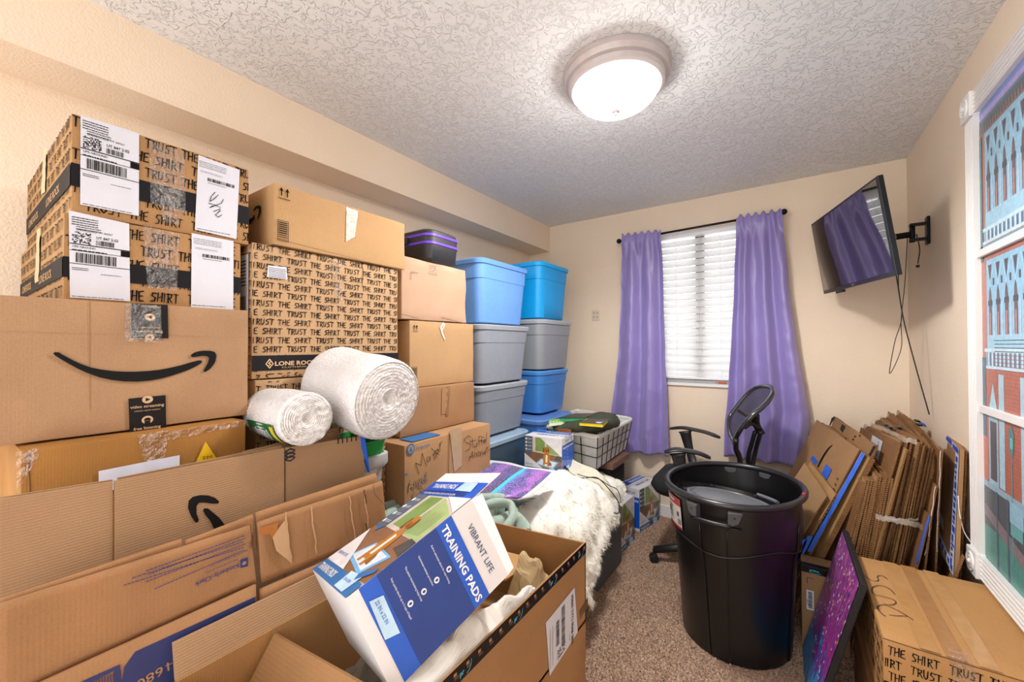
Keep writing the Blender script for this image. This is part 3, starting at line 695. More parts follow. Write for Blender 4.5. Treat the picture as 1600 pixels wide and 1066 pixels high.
# ================================================================== second stack: the big printed cartons
def lone_logo(w, f, u, v, h):
    a = h*1.25
    w.stroke(f, [(u+a*.5, v+h*1.3), (u, v+h*.5), (u+a*.5, v-h*.3), (u+a*.75, v+h*.1)], h*.22, .0022); w.stroke(f, [(u+a*.5, v+h*1.3), (u+a, v+h*.5), (u+a*.5, v-h*.3)], h*.2, .0022)
    w.stroke(f, [(u+a*.75, v+h*.95), (u+a*.35, v+h*.6), (u+a*.65, v+h*.4), (u+a*.3, v+.05*h)], h*.2, .0022)
    w.text(f, 'LONE ROCK', u+a*1.2, v+h*.1, h*.8, off=.0022, bold=.03, sx=1.25); w.text(f, 'CLOTHING', u+a*2.2, v-h*.42, h*.3, off=.0022, sx=2.2)
random.seed(11)
y0, y1 = Yx(393, -1.26), Yx(622, -1.26)
b = carton('shirt_carton', 'large pale carton printed with rows of lettering and a dark band, behind the bubble wrap', -1.98, -1.26, y0, y1, 1.217, 1.611, K_B, group='tall printed shirt cartons'); f = b['front']
i = Ink(); trust(i, f, f.w, f.h, .19, .027, .0165, u0=.0, v0=-.004, sw=.0026); trust(i, b['left'], b['left'].w, f.h, .19, .027, .0165, u0=.06, v0=-.004, sw=.0026); i.mk('printed_lettering', INK, b['o'])
k = Ink(); v0_, v1_ = f.hit(400, 580)[1], f.hit(400, 556)[1]; k.rect(f, 0, v0_, f.w, v1_, .0014); k.mk('printed_band', mat('band_grey', '#1e1c21', .6, spec=.2), b['o'])
w = Ink(); u, v = f.hit(415, 573); lone_logo(w, f, u, v, .016); w.mk('band_lettering', mat('kraft_print2', '#d2ae83', .7), b['o'])
k = Ink(); k.px(f, [(416.5, 433), (418, 415), (447, 418), (448, 437)], .003); k.mk('paper_label', WHITE, b['o']); i = Ink(); 
q0, q1 = f.hit(419, 432), f.hit(446, 420); i.lines(f, q0[0], q0[1], q1[0], q1[1], 6, .0036, t=.3); i.mk('fine_print', INK2, b['o'])
clear_strip(b['o'], f, [(512, 404), (532, 409), (530, 432), (520, 440)]); clear_strip(b['o'], f, [(520, 440), (536, 440), (534, 470), (524, 470)])
seam(b, f, [f.hit(567, 418), f.hit(566, 450)], .003, 'crease')
l = b['left']; k = Ink(); k.poly(l, [(l.w-.12, .1), (l.w-.015, .1), (l.w-.015, .36), (l.w-.12, .36)], .003); k.mk('shipping_label', WHITE, b['o'])
i = Ink(); i.lines(l, l.w-.11, .27, l.w-.03, .35, 8, .0036, t=.35); i.bars(l, l.w-.11, .2, l.w-.03, .24, 18, off=.0036); i.mk('barcode_print', INK, b['o'])
random.seed(12)
b = carton('shirt_carton', 'printed carton mostly hidden behind the small bubble wrap roll', -1.98, -1.25, y0+.005, .975, .62, 1.214, K_B, group='tall printed shirt cartons'); f = b['front']
i = Ink(); trust(i, f, f.w, f.h, .19, .027, .0165, u0=.03, v0=.02, sw=.0026); i.mk('printed_lettering', INK, b['o'])
b = carton('plain_carton', 'plain carton at the foot of the printed carton stack, hidden behind the folded boards', -1.95, -1.3, y0, .975, 0, .618, KR[0])

# tan carton on top of the second stack
KP = card('kraft_gold', '#c8a071', wear=.05)
y0, y1 = Yx(427, -1.25), Yx(633, -1.25)
b = carton('smile_carton', 'long tan carton with two up arrows, on the big printed carton', -1.95, -1.25, y0, y1, 1.613, 1.797, KP); f = b['front']; i = Ink()
def arrows(i, f, u, v, h, off=.003):
    for d in (0, h*.5):
        i.rect(f, u+d-h*.05, v+h*.25, u+d+h*.05, v+h*.75, off); i.poly(f, [(u+d-h*.17, v+h*.7), (u+d+h*.17, v+h*.7), (u+d, v+h*1.02)], off)
    i.rect(f, u-h*.28, v, u+h*.75, v+h*.06, off)
u, v = f.hit(437, 310); arrows(i, f, u+.004, v, .034)
u0, v1_ = f.hit(433, 343); u1, v0_ = f.hit(450, 379)
for a in ((u0, v0_, u1, v0_+.0015), (u0, v1_-.0015, u1, v1_), (u0, v0_, u0+.0015, v1_), (u1-.0015, v0_, u1, v1_)): i.rect(f, *a, .003)
for k in range(9): t = v0_+(v1_-v0_)*(k+.7)/10; i.rect(f, u0+.003, t, u1-.003, t+random.choice((.0012, .002, .003)), .003)
l = b['left']; Z = lambda L: zz((360, 260), 4, L)
i.px(l, Z([(104, 345), (140, 325), (160, 300), (158, 325), (135, 355), (104, 375)]), .003)
i.px(l, Z([(150, 275), (165, 250), (185, 245), (197, 250), (196, 290), (180, 332), (174, 330), (184, 290), (186, 265), (170, 265), (152, 282)]), .003)
i.px(l, Z([(104, 380), (112, 380), (112, 460), (104, 462)]), .003)
i.mk('printed_marks', INK, b['o'])
clear_strip(b['o'], f, [(541, 324), (559, 330), (554, 370), (540, 378)], mt=mat('shiny_tape', '#efe6da', .1, spec=1, alpha=.65, bump=.8, bscale=50))
seam(b, f, [f.hit(428, 372), f.hit(632, 424)], .001, 'crease')

# ================================================================== third stack
y0, y1 = 1.074, Yx(729, -1.28)
b = carton('pale_carton', 'pale pinkish carton with a printed corner mark, below the black and purple case', -1.9, -1.28, y0, y1, 1.42, 1.677, card('kraft_rose', '#cda98e', wear=.06), warp=.006); f = b['front']
i = Ink(); i.stroke(f, [f.hit(641.5, 437), f.hit(641.5, 425), f.hit(653, 427)], .0018, .003); u, v = f.hit(668, 427); i.lines(f, u, v, u+.06, v+.004, 1, .003); i.mk('printed_marks', INK2, b['o'])
clear_strip(b['o'], f, [(671, 412), (684, 416), (684, 427), (672, 424)]); seam(b, f, [f.hit(626, 490), f.hit(655, 498)], .0015, 'crease'); seam(b, f, [f.hit(690, 496), f.hit(722, 504)], .002, 'crease')
y0, y1 = Yx(640, -1.28), Yx(740, -1.28)
b = carton('tan_carton', 'tan carton with small up arrows and a white tape scrap, middle of the third stack', -1.86, -1.28, y0, y1, 1.137, 1.417, card('kraft_tan2', '#cba478', wear=.05)); f = b['front']
i = Ink(); u, v = f.hit(645, 518); arrows(i, f, u+.006, v, .028); u0, v1_ = f.hit(642, 574); u1, v0_ = f.hit(651, 592)
for a in ((u0, v0_, u1, v0_+.0015), (u0, v1_-.0015, u1, v1_), (u0, v0_, u0+.0015, v1_), (u1-.0015, v0_, u1, v1_)): i.rect(f, *a, .003)
for k in range(6): t = v0_+(v1_-v0_)*(k+.7)/7; i.rect(f, u0+.003, t, u1-.003, t+.003, .003)
i.mk('printed_marks', INK, b['o'])
i = Ink(); i.stroke(f, [f.hit(*q) for q in ((692, 505), (688, 512), (690, 520), (694, 530))], .009, .003); i.stroke(f, [f.hit(*q) for q in ((694, 507), (690, 516))], .007, .0032); i.mk('tape_scrap', mat('white_tape', '#ece6e0', .3), b['o'])
y0, y1 = Yx(625, -1.25), Yx(741, -1.25)
b = carton('brown_carton', 'mid-brown carton with a vertical tape strip, between the tan carton and the handwritten carton', -1.85, -1.25, y0, y1, .951, 1.136, card('kraft_mid', '#b28863', wear=.1)); f = b['front']
clear_strip(b['o'], f, [(690, 607), (700, 606), (697, 646), (689, 648)], mt=mat('dull_tape', '#a57f5b', .35)); clear_strip(b['o'], f, [(697, 604), (703, 604), (700, 650), (696, 650)], mt=mat('dull_tape2', '#8e6a48', .35))
y0, y1 = Yx(632, -1.15), Yx(766, -1.15)
b = carton('handwritten_carton', 'warm tan carton handwritten in marker with a taped middle seam, bottom of the third stack', -1.75, -1.15, y0, y1, 0, .949, card('kraft_hand', '#c0966c', wear=.08)); f = b['front']; i = Ink(); Z = lambda L: zz((600, 630), 3.478, L)
for L in ([(187, 383), (168, 326), (200, 338), (205, 272), (228, 345)], [(240, 290), (230, 300), (232, 320), (243, 312), (247, 290), (250, 315)], [(275, 272), (262, 280), (275, 295), (268, 310)], [(255, 245), (275, 265), (285, 300)], [(272, 262), (295, 250)], [(283, 278), (297, 262), (288, 250), (283, 272), (297, 282)], [(300, 215), (302, 262)], [(302, 232), (308, 212), (315, 208)],
   [(470, 185), (455, 178), (432, 198), (445, 215), (470, 225), (462, 250), (438, 262)], [(478, 192), (480, 240)], [(462, 210), (500, 200)], [(487, 222), (490, 240), (500, 235), (502, 215), (505, 235)], [(525, 180), (512, 182), (515, 235)], [(508, 208), (528, 202)], [(540, 185), (528, 185), (530, 228)], [(522, 208), (545, 200)], [(537, 212), (548, 206), (543, 196), (537, 212), (550, 218)], [(556, 160), (553, 212), (545, 205), (553, 195)],
   [(458, 318), (470, 285), (478, 262), (480, 300)], [(460, 295), (485, 285)], [(488, 298), (490, 270), (500, 275), (500, 292)], [(505, 265), (505, 288)], [(512, 290), (512, 262), (520, 270), (521, 288), (524, 262), (532, 268), (533, 282)], [(540, 262), (536, 275), (545, 278), (546, 258), (549, 276)], [(552, 240), (553, 272)], [(565, 238), (556, 242), (566, 255), (558, 268)]):
    i.stroke(f, [f.hit(*q) for q in Z(L)], .0024, .003)
i.mk('handwriting', INK, b['o'])
i = Ink(); u, v = f.hit(641, 702); i.poly(f, [(u+.0185*math.cos(a), v+.021*math.sin(a)) for a in np.linspace(0, 6.283, 24, endpoint=False)], .003)
u2, v2 = f.hit(648, 701); i.text(f, 'Georgia-Pacific', u2+.004, v2-.004, .0085, off=.003, bold=.01); i.px(f, [(630, 741), (636, 739.5), (636, 742), (630, 743)], .003)
tf = b['top']; i.poly(tf, [(tf.w-.09, .05), (tf.w-.012, .05), (tf.w-.012, .2), (tf.w-.09, .2)], .003); i.mk('blue_print', mat('print_blue', '#2d66a0', .6), b['o'])
i = Ink(); u, v = f.hit(637, 768); 
for tx, dx, dy in (('Angel', 0, .0), ('Soft', .02, -.05)): i.text(f, tx, u+dx, v+dy, .036, off=.003, bold=.02, ang=8, sx=.85)
i.mk('brand_lettering', mat('print_navy', '#56606e', .6), b['o']); j = Ink()
for tx, dx, dy in (('Angel', 0, .0), ('Soft', .02, -.05)): j.text(f, tx, u+dx+.001, v+dy+.001, .034, off=.0036, bold=-.012, ang=8, sx=.86)
j.mk('brand_lettering_inner', mat('kraft_print3', '#c08e5e', .7), b['o'])
i = Ink(); i.poly(f, [(u+.0135*math.cos(a)+f.hit(641, 702)[0]-u, f.hit(641, 702)[1]+.0155*math.sin(a)) for a in np.linspace(0, 6.283, 24, endpoint=False)], .0035); i.mk('emblem', mat('emblem_ring', '#9a8d72', .6), b['o'])
i = Ink(); u, v = f.hit(641, 702); i.poly(f, [(u-.007, v-.009), (u+.007, v-.009), (u, v+.011)], .0039); i.mk('emblem_tree', mat('print_blue', 0), b['o'])
clear_strip(b['o'], f, [(702, 672), (721, 668), (721, 728), (709, 738)], mt=mat('tape_grey', '#b59a7c', .25)); seam(b, f, [f.hit(702, 675), f.hit(700, 775)], .003); seam(b, f, [f.hit(700, 675), f.hit(698, 775)], .001)

# black and purple case
def rrect(cx, cy, hx_, hy_, r, n=5):
    P = []
    for sx, sy, a0 in ((1, 1, 0), (-1, 1, 90), (-1, -1, 180), (1, -1, 270)):
        for k in range(n+1):
            a = math.radians(a0+90*k/n); P.append((cx+sx*(hx_-r)+r*math.cos(a), cy+sy*(hy_-r)+r*math.sin(a)))
    return P
def rloft(g, cx, cy, spec, n=5, cap=True): return g.loft([[Vector((x, y, z)) for x, y in rrect(cx, cy, a, b_, r, n)] for z, a, b_, r in spec], cap)
CASE = mat('case_black', '#26262a', .5, bump=.15, bscale=300); PURZ = mat('purple_zip', '#6a3fd0', .4)
cs = thing('carry_case', 'black hard case with two purple zip bands on top of the third stack', 'case', (-1.47, 1.3, 1.679)); cx, cy = -1.46, 1.332
h0 = 1.679
auto(rloft(G(), cx, cy, [(h0, .15, .085, .04), (h0+.02, .168, .1, .045), (h0+.083, .172, .104, .045)]).mk('lower_shell', CASE, cs), 40)
auto(rloft(G(), cx, cy, [(h0+.083, .171, .103, .045), (h0+.084, .175, .107, .046), (h0+.094, .175, .107, .046), (h0+.095, .171, .103, .045)], cap=False).mk('zip', PURZ, cs, label='purple zip band'), 40)
auto(rloft(G(), cx, cy, [(h0+.095, .172, .104, .045), (h0+.118, .172, .104, .045)]).mk('middle_shell', CASE, cs), 40)
auto(rloft(G(), cx, cy, [(h0+.118, .171, .103, .045), (h0+.119, .175, .107, .046), (h0+.129, .175, .107, .046), (h0+.13, .171, .103, .045)], cap=False).mk('zip', PURZ, cs, label='purple zip band'), 40)
auto(rloft(G(), cx, cy, [(h0+.13, .172, .104, .045), (h0+.145, .168, .1, .045), (h0+.155, .15, .085, .04)]).mk('lid_shell', CASE, cs), 40)
G().box(cx-.05, cx+.05, cy-.118, cy-.1, h0+.09, h0+.12).mk('handle', CASE, cs)

# ================================================================== totes
def tote(name, label, X, pxl, pxr, z0, z1, col, lidcol=None, L=.6, lid=.028, clear=False, yy=None):
    ya, yb = yy or (Yx(pxl, X), Yx(pxr, X)); ya -= .0; cx, cy = X-L/2, (ya+yb)/2; hy = (yb-ya)/2; hx_ = L/2
    t = thing(name, label, 'storage bin', (cx, cy, z0)); bm = mat('tote_'+col[1:], col, .38, var=.03, spec=.5, coat=.1, **({'alpha': .45} if clear else {}))
    zt = z1-lid; H = zt-z0; r = .07; ti = .8
    sp = []
    for k, (zf, s) in enumerate(((0, .80), (.015, .84), (.3, .875), (.74, .925), (.745, .94), (.9, .955), (1, .965))): sp.append((z0+H*zf, hx_*(1-(1-s)*.6) if True else hx_, hy*s, r*.8))
    auto(rloft(G(), cx, cy, sp, 6).mk('body', bm, t), 50)
    lm = mat('tote_'+lidcol[1:], lidcol, .4, var=.03) if lidcol else bm
    auto(rloft(G(), cx, cy, [(zt-.006, hx_*1.0, hy*1.0, .06), (zt+lid*.55, hx_*1.01, hy*1.02, .06), (zt+lid*.8, hx_*.995, hy*.99, .06), (zt+lid*.8, hx_*.95, hy*.93, .05), (zt+lid*.55, hx_*.94, hy*.92, .05)], 6).mk('lid', lm, t), 40)
    g = G()
    for s in (-1, 1): g.box(cx+hx_*.3*s-.02, cx+hx_*.3*s+.02, cy-hy*.97-.004, cy-hy*.9, zt-.03, zt-.006)
    return t, cx, cy, hx_, hy, zt
tote('storage_tote', 'light blue plastic tote on top of the nearer tote stack', -1.4, 751, 829, 1.44, 1.812, '#6c9fe2')
tote('storage_tote', 'dented grey tote second from top, under the light blue tote', -1.4, 751, 831, 1.092, 1.438, '#9196a0', '#a0a5ab')
tote('storage_tote', 'grey tote third down in the nearer tote stack, beneath the dented one', -1.4, 751, 829, .79, 1.09, '#878d97', '#a4a9af')
t, cx, cy, hx_, hy, zt = tote('storage_tote', 'translucent blue-grey bin with clothes showing inside, beside the handwritten carton', -1.34, 745, 830, .4, .788, '#5f7a92', '#9fb6cc', clear=True)
V, Fc, uv, _ = net([[Vector((cx-.2+.4*(i/4), cy-.13+.26*(j/4), .43+.12*random.random())) for j in range(5)] for i in range(5)], 5, .02, 14)
tag(mk('folded_clothes', V, Fc, mat('cream_cloth', '#c9c2ae', .9), smooth=True), 'pale folded clothes inside the translucent bottom bin', 'clothes')
tote('storage_tote', 'grey tote on the floor under the translucent bin, hidden by the heap', -1.36, 751, 828, 0, .398, '#7c828c')
tote('storage_tote', 'bright cyan blue tote on top of the far corner stack', -1.36, 846, 892, 1.497, 1.888, '#0a95d6', '#0a9fe0')
tote('storage_tote', 'grey tote in the middle of the far corner stack', -1.36, 846, 897, 1.143, 1.495, '#8b8f94', '#a2a8ad')
tote('storage_tote', 'medium blue tote under the grey one in the far corner stack', -1.38, 846, 891, .838, 1.141, '#3f7fc6', '#4f90d8')
tote('storage_tote', 'wide blue tote at the bottom of the far corner stack, behind the wire basket', -1.29, 815, 893, .44, .836, '#3c74b8', '#5f86c6', yy=(2.2, 2.66))
tote('storage_tote', 'blue tote on the floor of the far corner stack, out of sight', -1.3, 830, 880, 0, .438, '#3c74b8', yy=(2.22, 2.62))
#PART4
# ================================================================== flattened boards at the left front
def board(parent, name, quad, X, th, mt, dx=0, kind=None, label=None):
    """flat cardboard panel on the upright plane x = X, px corners in order; dx tilts its foot"""
    q = [at(a, b, x=X) for a, b in quad]
    return fix(G().prism(q, (-th, 0, 0)).mk(name, mt, parent, label=label))
KF = card('kraft_flat', '#b6926f', axis='z', pitch=.005, flute=.45, wear=.05)
KC = card('kraft_crush', '#b2845c', axis='y', pitch=.006, flute=.3, wear=.12)
def low(px, X, z=0): 
    p = at(px, 540, x=X); return (px, 533-F_PX*((Vector((X, p.y, z))-CAMP).dot(UP))/((Vector((X, p.y, z))-CAMP).dot(FW)))
t = thing('flattened_carton', 'long flattened carton with an upside-down smile tip, standing at the left front', 'cardboard', (-1.02, .4, 0))
X = -1.02; g0 = (177, 752); g1 = (445, 700); g2 = (569, 681)
board(t, 'panel', [(0, 781), (176, 753), low(176, X), low(0, X)], X, .006, KF)
board(t, 'panel', [(179, 752), (444, 700.5), low(444, X), low(179, X)], X+.002, .006, KF)
board(t, 'panel', [(447, 700), g2, low(569, X), low(447, X)], X, .006, KF)
board(t, 'top_flap', [(0, 778), (176, 750), (176, 762), (0, 790)], X-.012, .005, KF); board(t, 'top_flap', [(184, 747), (440, 697), (440, 712), (184, 762)], X-.012, .005, KF)
q = [at(a, b, x=X+.004) for a, b in ((564, 680), (570, 681), (578, 739), (566, 700))]
G().prism(q, (-.012, 0, 0)).mk('blue_tape', mat('blue_tape', '#2563d8', .4), t, label='blue tape on the end edge')
f = Face((X+.002, 0, 0), (0, 1, 0), (0, 0, 1)); i = Ink(); Z = lambda L: zz((0, 730), 3.1714, L)
i.px(f, Z([(930, 200), (935, 165), (955, 147), (990, 139), (1030, 140), (1065, 152), (1085, 170), (1080, 181), (1050, 181), (1010, 175), (985, 177), (973, 192), (973, 230), (985, 262), (978, 275), (965, 272), (945, 240)][::-1]), .001)
i.px(f, Z([(1005, 213), (1012, 204), (1030, 205), (1055, 225), (1085, 250), (1112, 285), (1100, 330), (1060, 305), (1040, 265), (1015, 235)][::-1]), .001)
i.mk('smile_mark', mat('mark_black', 0), t)
f = Face((X, 0, 0), (0, 1, 0), (0, 0, 1)); i = Ink(); u, v = f.hit(453, 711)
for a in range(3): i.stroke(f, [(u-.011, v+.01-a*.009), (u, v+.015-a*.009), (u+.011, v+.01-a*.009)], .005, .001); i.stroke(f, [(u-.011, v+.008-a*.009), (u, v+.003-a*.009), (u+.011, v+.008-a*.009)], .004, .001)
for a in (527, 534, 541, 548, 555): u0, v0 = f.hit(a, 694-(a-527)*.17); i.rect(f, u0, v0, u0+.004, v0+.017, .001)
i.mk('printed_marks', INK2, t)
t = thing('flattened_carton', 'folded board with a torn top edge, behind the long flattened carton below the bubble wrap', 'cardboard', (-1.09, .5, 0))
board(t, 'panel', [(380, 706), (416, 698), (529, 668), (533, 690), low(533, -1.085), low(380, -1.085)], -1.085, .006, KF)
board(t, 'panel', [(340, 716), (408, 701), (520, 676), low(520, -1.075), low(340, -1.075)], -1.07, .005, KF)
# crushed flattened carton with blue print
t = thing('flattened_carton', 'crumpled flattened carton with blue print, foremost on the left', 'cardboard', (-.93, .4, 0)); X = -.93
def crush(quad, X, sd, mt=KC, th=.006, n=26, m_=10, amp=.004, name='panel'):
    tl_, tr_, br_, bl__ = [at(a, b, x=X) for a, b in quad]; V = []
    for j in range(m_+1):
        for i_ in range(n+1):
            u, v = i_/n, j/m_; p = tl_.lerp(tr_, u).lerp(bl__.lerp(br_, u), v)
            rdg = max(0, 1-abs(((p.y*13+sd) % 1)-.5)*9)*.5; p.x += -amp*abs(noise.noise(Vector((p.y*16, p.z*4, sd))))+amp*rdg*noise.noise(Vector((p.y*3, p.z*9, sd+4)))
            V.append(p)
    Fc = [(j*(n+1)+i_, (j+1)*(n+1)+i_, (j+1)*(n+1)+i_+1, j*(n+1)+i_+1) for j in range(m_) for i_ in range(n)]
    o = mk(name, V, Fc, mt, t, smooth=True); md = o.modifiers.new('board', 'SOLIDIFY'); md.thickness = th; md.offset = -1; return o
crush([(-6, 947), (391, 822), (401, 911), (-6, 1104)], X, 1); crush([(403, 817), (598, 752), (605, 836), (409, 911)], X, 2, amp=.003)
crush([(-6, 940), (284, 843), (284, 900), (-6, 1010)], X-.012, 3); crush([(290, 846), (396, 805), (396, 860), (290, 900)], X-.012, 4); crush([(400, 802), (588, 740), (600, 820), (404, 880)], X-.013, 5)
X2 = -.915
crush([(-6, 1100), (400, 914), (404, 1300), (-6, 1500)], X2, 6, amp=.001); crush([(407, 922), (530, 868), (540, 1000), (412, 1090)], X2-.003, 7, amp=.001)
f = Face((X2, 0, 0), (0, 1, 0), (0, 0, 1)); i = Ink()
i.px(f, [(190, 1066), (194, 1042), (211, 1018), (399, 932), (402, 1090), (190, 1180)][::-1], .0012)
i.px(f, [(-6, 1140), (-6, 1128), (120, 1068), (187, 1038), (192, 1090), (180, 1100), (178, 1048), (120, 1078)][::-1], .0012)
for k in range(9): a = 140+k*4.5; i.px(f, [(a, 1066-k*1.8), (a+2, 1065-k*1.8), (a+3, 1120), (a+1, 1120)][::-1], .0013)
i.mk('blue_print', mat('print_indigo', '#2a3163', .65), t)
i = Ink(); u, v = f.hit(268, 1047); i.text(f, '1680', u, v+.018, .016, ang=180+6, off=.002, bold=.005, sx=1.1); i.stroke(f, [f.hit(259, 1040), f.hit(268, 1036)], .002, .002); i.mk('number_print', mat('kraft_print4', '#a97d57', .7), t)
f = Face((X, 0, 0), (0, 1, 0), (0, 0, 1)); i = Ink()
sl = 4
for k in range(6):
    a0, b0 = f.hit((227, 230, 205, 227, 192, 240)[k], 892+k*5.6); a1, b1 = f.hit(383, 836+k*4.5); L = a1-a0; x = 0
    for w_ in range(34):
        ww = L*random.uniform(.015, .035)
        if x+ww > L: break
        i.poly(f, [(a0+x, b0+(b1-b0)*x/L), (a0+x+ww, b0+(b1-b0)*(x+ww)/L), (a0+x+ww, b0+(b1-b0)*(x+ww)/L+.0016), (a0+x, b0+(b1-b0)*x/L+.0016)], .0045); x += ww+L*.006
u, v = f.hit(372, 884); i.text(f, 'Kimberly-Clark', u, v+.006, .0085, ang=183, off=.0045, bold=.015); u, v = f.hit(368, 879); i.text(f, 'PROFESSIONAL', u+.002, v+.009, .004, ang=183, off=.0045, sx=1.5)
u, v = f.hit(386, 862); i.text(f, 'www.KCProfessional.com', u, v+.006, .0045, ang=183, off=.0045)
i.px(f, [(374, 874), (386, 870), (386, 884), (374, 887)][::-1], .0045); i.mk('blue_print', BLUEINK, t)
i = Ink(); u, v = f.hit(380, 879); i.poly(f, [(u+.0055*(1 if k % 2 else .45)*math.cos(a), v+.0055*(1 if k % 2 else .45)*math.sin(a)) for k, a in enumerate(np.linspace(0, 6.283, 10, endpoint=False))], .0052); i.mk('star_print', mat('kraft_print4', 0), t)
i = Ink(); i.px(f, [(405, 824), (433, 815), (432, 828), (424, 840), (420, 834), (405, 836)][::-1], .0045); i.mk('torn_patch', mat('torn_kraft', '#a8662c', .8), t)
i = Ink()
for a, b in ((445, 800), (485, 792), (545, 775), (568, 770)):
    L = [(a+random.uniform(-1.5, 1.5)+k*1.0, b+k*9) for k in range(9)]; i.stroke(f, [f.hit(*q) for q in L], .0035, .0045)
i.px(f, [(424, 838), (444, 812), (450, 850), (455, 880), (430, 860)][::-1], .0042); i.mk('tape_tear', mat('tear_pale', '#c29a72', .6), t)
i = Ink(); i.stroke(f, [f.hit(*q) for q in ((567, 766), (569, 775), (571, 786))], .004, .005); i.stroke(f, [f.hit(*q) for q in ((570, 818), (573, 832))], .0045, .005); i.stroke(f, [f.hit(*q) for q in ((581, 757), (584, 772), (600, 790), (603, 800))], .0015, .005); i.mk('tear_gap', SH, t)

# ================================================================== bubble wrap rolls
BW = mat('bubble_film', '#e2dedd', .3, var=.05, scale=500, bump=1, bscale=160, spec=.6); 
def roll(name, label, p0, p1, r, seed):
    """p0 = centre of the near end, p1 = centre of the far end"""
    p0, p1 = Vector(p0), Vector(p1); d = (p1-p0).normalized(); a = Vector((0, 0, 1)); a = (a-d*a.dot(d)).normalized(); b = d.cross(a); L = (p1-p0).length
    t = thing(name, label, 'bubble wrap', (p0+p1)/2-Vector((0, 0, r)))
    n, m_ = 96, 60; V = []
    for i in range(m_+1):
        s = i/m_; rr = r*(1-.02*math.cos(s*9+seed))
        e = min(s, 1-s)*L; rr -= max(0, (.012-e))**2*40
        for j in range(n):
            th = 2*math.pi*j/n; q = rr*(1+.012*noise.noise(Vector((math.cos(th)*2, math.sin(th)*2, s*3+seed))))+ (.0011 if j % 2 else 0)*(1)+(.0009 if (i % 2) else 0)
            V.append(p0+d*(L*s)+(a*math.cos(th)+b*math.sin(th))*q)
    Fc = [(i*n+j, i*n+(j+1) % n, (i+1)*n+(j+1) % n, (i+1)*n+j) for i in range(m_) for j in range(n)]
    fix(mk('film_wall', V, Fc, BW, t, smooth=True))
    for c0, sg in ((p0, -1), (p1, 1)):
        V = []; m2 = 40
        for i in range(m2+1):
            s = i/m2; rr = r*.985*(1-s)
            for j in range(n):
                th = 2*math.pi*j/n; spiral = .0022*math.sin((s*13+th/(2*math.pi))*2*math.pi)
                bump_ = .003*noise.noise(Vector((rr*90*math.cos(th), rr*90*math.sin(th), seed))); dome = .012*math.sin(min(1, s*2.2)*math.pi/2)-.022*max(0, s-.72)*3
                V.append(c0+d*sg*(dome*.8+spiral*.7+bump_-.004)+(a*math.cos(th)+b*math.sin(th))*max(rr, .0005))
        Fc = [(i*n+j, i*n+(j+1) % n, (i+1)*n+(j+1) % n, (i+1)*n+j) for i in range(m2) for j in range(n)]
        fix(mk('roll_end', V, Fc, BW, t, smooth=True))
    return t, d, a, b
roll('bubble_wrap_roll', 'large roll of white bubble wrap resting above the green-lidded clear bin', (-.955, .755, 1.155), (-1.215, .752, 1.19), .118, 1)
t, d, a, b_ = roll('bubble_wrap_roll', 'smaller roll of bubble wrap with a green label, beside the smile carton', (-.985, .532, 1.131), (-1.23, .552, 1.125), .066, 5)
g = G(); p0 = Vector((-.985, .532, 1.131)); 
def arcpatch(g, s0, s1, t0, t1, rr, n=16):
    V = [[p0+d*s+(a*math.cos(t_)+b_*math.sin(t_))*rr for t_ in np.linspace(t0, t1, n)] for s in (s0, s1)]
    k = len(g.v); g.v += V[0]+V[1]; g.f += [(k+i, k+i+1, k+n+i+1, k+n+i) for i in range(n-1)]
    return g
# the camera-side bottom quarter of the roll carries the label
ang = [math.atan2((Vector((0, -1, 0))).dot(b_), (Vector((0, -1, 0))).dot(a))]; s_ = ang[0]; dn = math.atan2((Vector((0, 0, -1))).dot(b_), (Vector((0, 0, -1))).dot(a))
if abs(dn-s_) > math.pi: dn += 2*math.pi if dn < s_ else -2*math.pi
arcpatch(g, .03, .2, s_+.12*(1 if dn > s_ else -1), dn+.2, .0685).mk('product_label', mat('label_green', '#0f6b35', .35), t)
g = G(); arcpatch(g, .035, .055, s_+.2*(1 if dn > s_ else -1), dn, .0692, 10); arcpatch(g, .03, .032, s_, dn, .0692, 10).mk('label_print', mat('label_yellow', '#d9c23a', .4), t)
lt_ = G(); k = 0
for ch in range(6): arcpatch(lt_, .075+.018*ch, .085+.018*ch, s_+(.35+.05*(ch % 2))*(1 if dn > s_ else -1), s_+.75*(1 if dn > s_ else -1), .0694, 6)
lt_.mk('label_lettering', WHITE, t, kind='stuff')

# clear bin with grey lid and the green tray on it
t = thing('storage_bin', 'small clear bin with a pale grey lid and pink things inside, behind the flattened boards', 'storage bin', (-1.165, .695, .61)); cx, cy = -1.165, .695
CLR = mat('clear_plastic', '#dfe3e6', .15, alpha=.35, spec=.8)
auto(rloft(G(), cx, cy, [(.61, .085, .11, .03), (.94, .11, .135, .035)], 5).mk('body', CLR, t), 50)
auto(rloft(G(), cx, cy, [(.933, .115, .14, .035), (.943, .122, .147, .04), (.973, .122, .147, .04), (.976, .112, .137, .035), (.966, .105, .13, .03)], 5).mk('lid', mat('lid_grey', '#b4b2b0', .45), t), 40)
V, Fc, uv, _ = net([[Vector((cx-.06+.04*i, cy-.09+.045*j, .68+.1*random.random()+(.05 if j > 2 else 0))) for j in range(5)] for i in range(4)], 5, .01, 20)
tag(mk('pink_cloth', V, Fc, mat('pink_cloth', '#cc6f8c', .8), smooth=True), 'pink cloth bundled inside the small clear bin', 'cloth')
G().box(cx-.08, cx+.08, cy-.1, cy+.1, .0, .609).mk('support_carton', KR[4]); o = C.objects[-1]; tag(o, 'narrow carton on the floor carrying the small clear bin', 'box')
t = thing('plastic_tray', 'green plastic tray on the lid of the small clear bin', 'tray', (cx, cy, .977)); GRN = mat('green_plastic', '#108a34', .35)
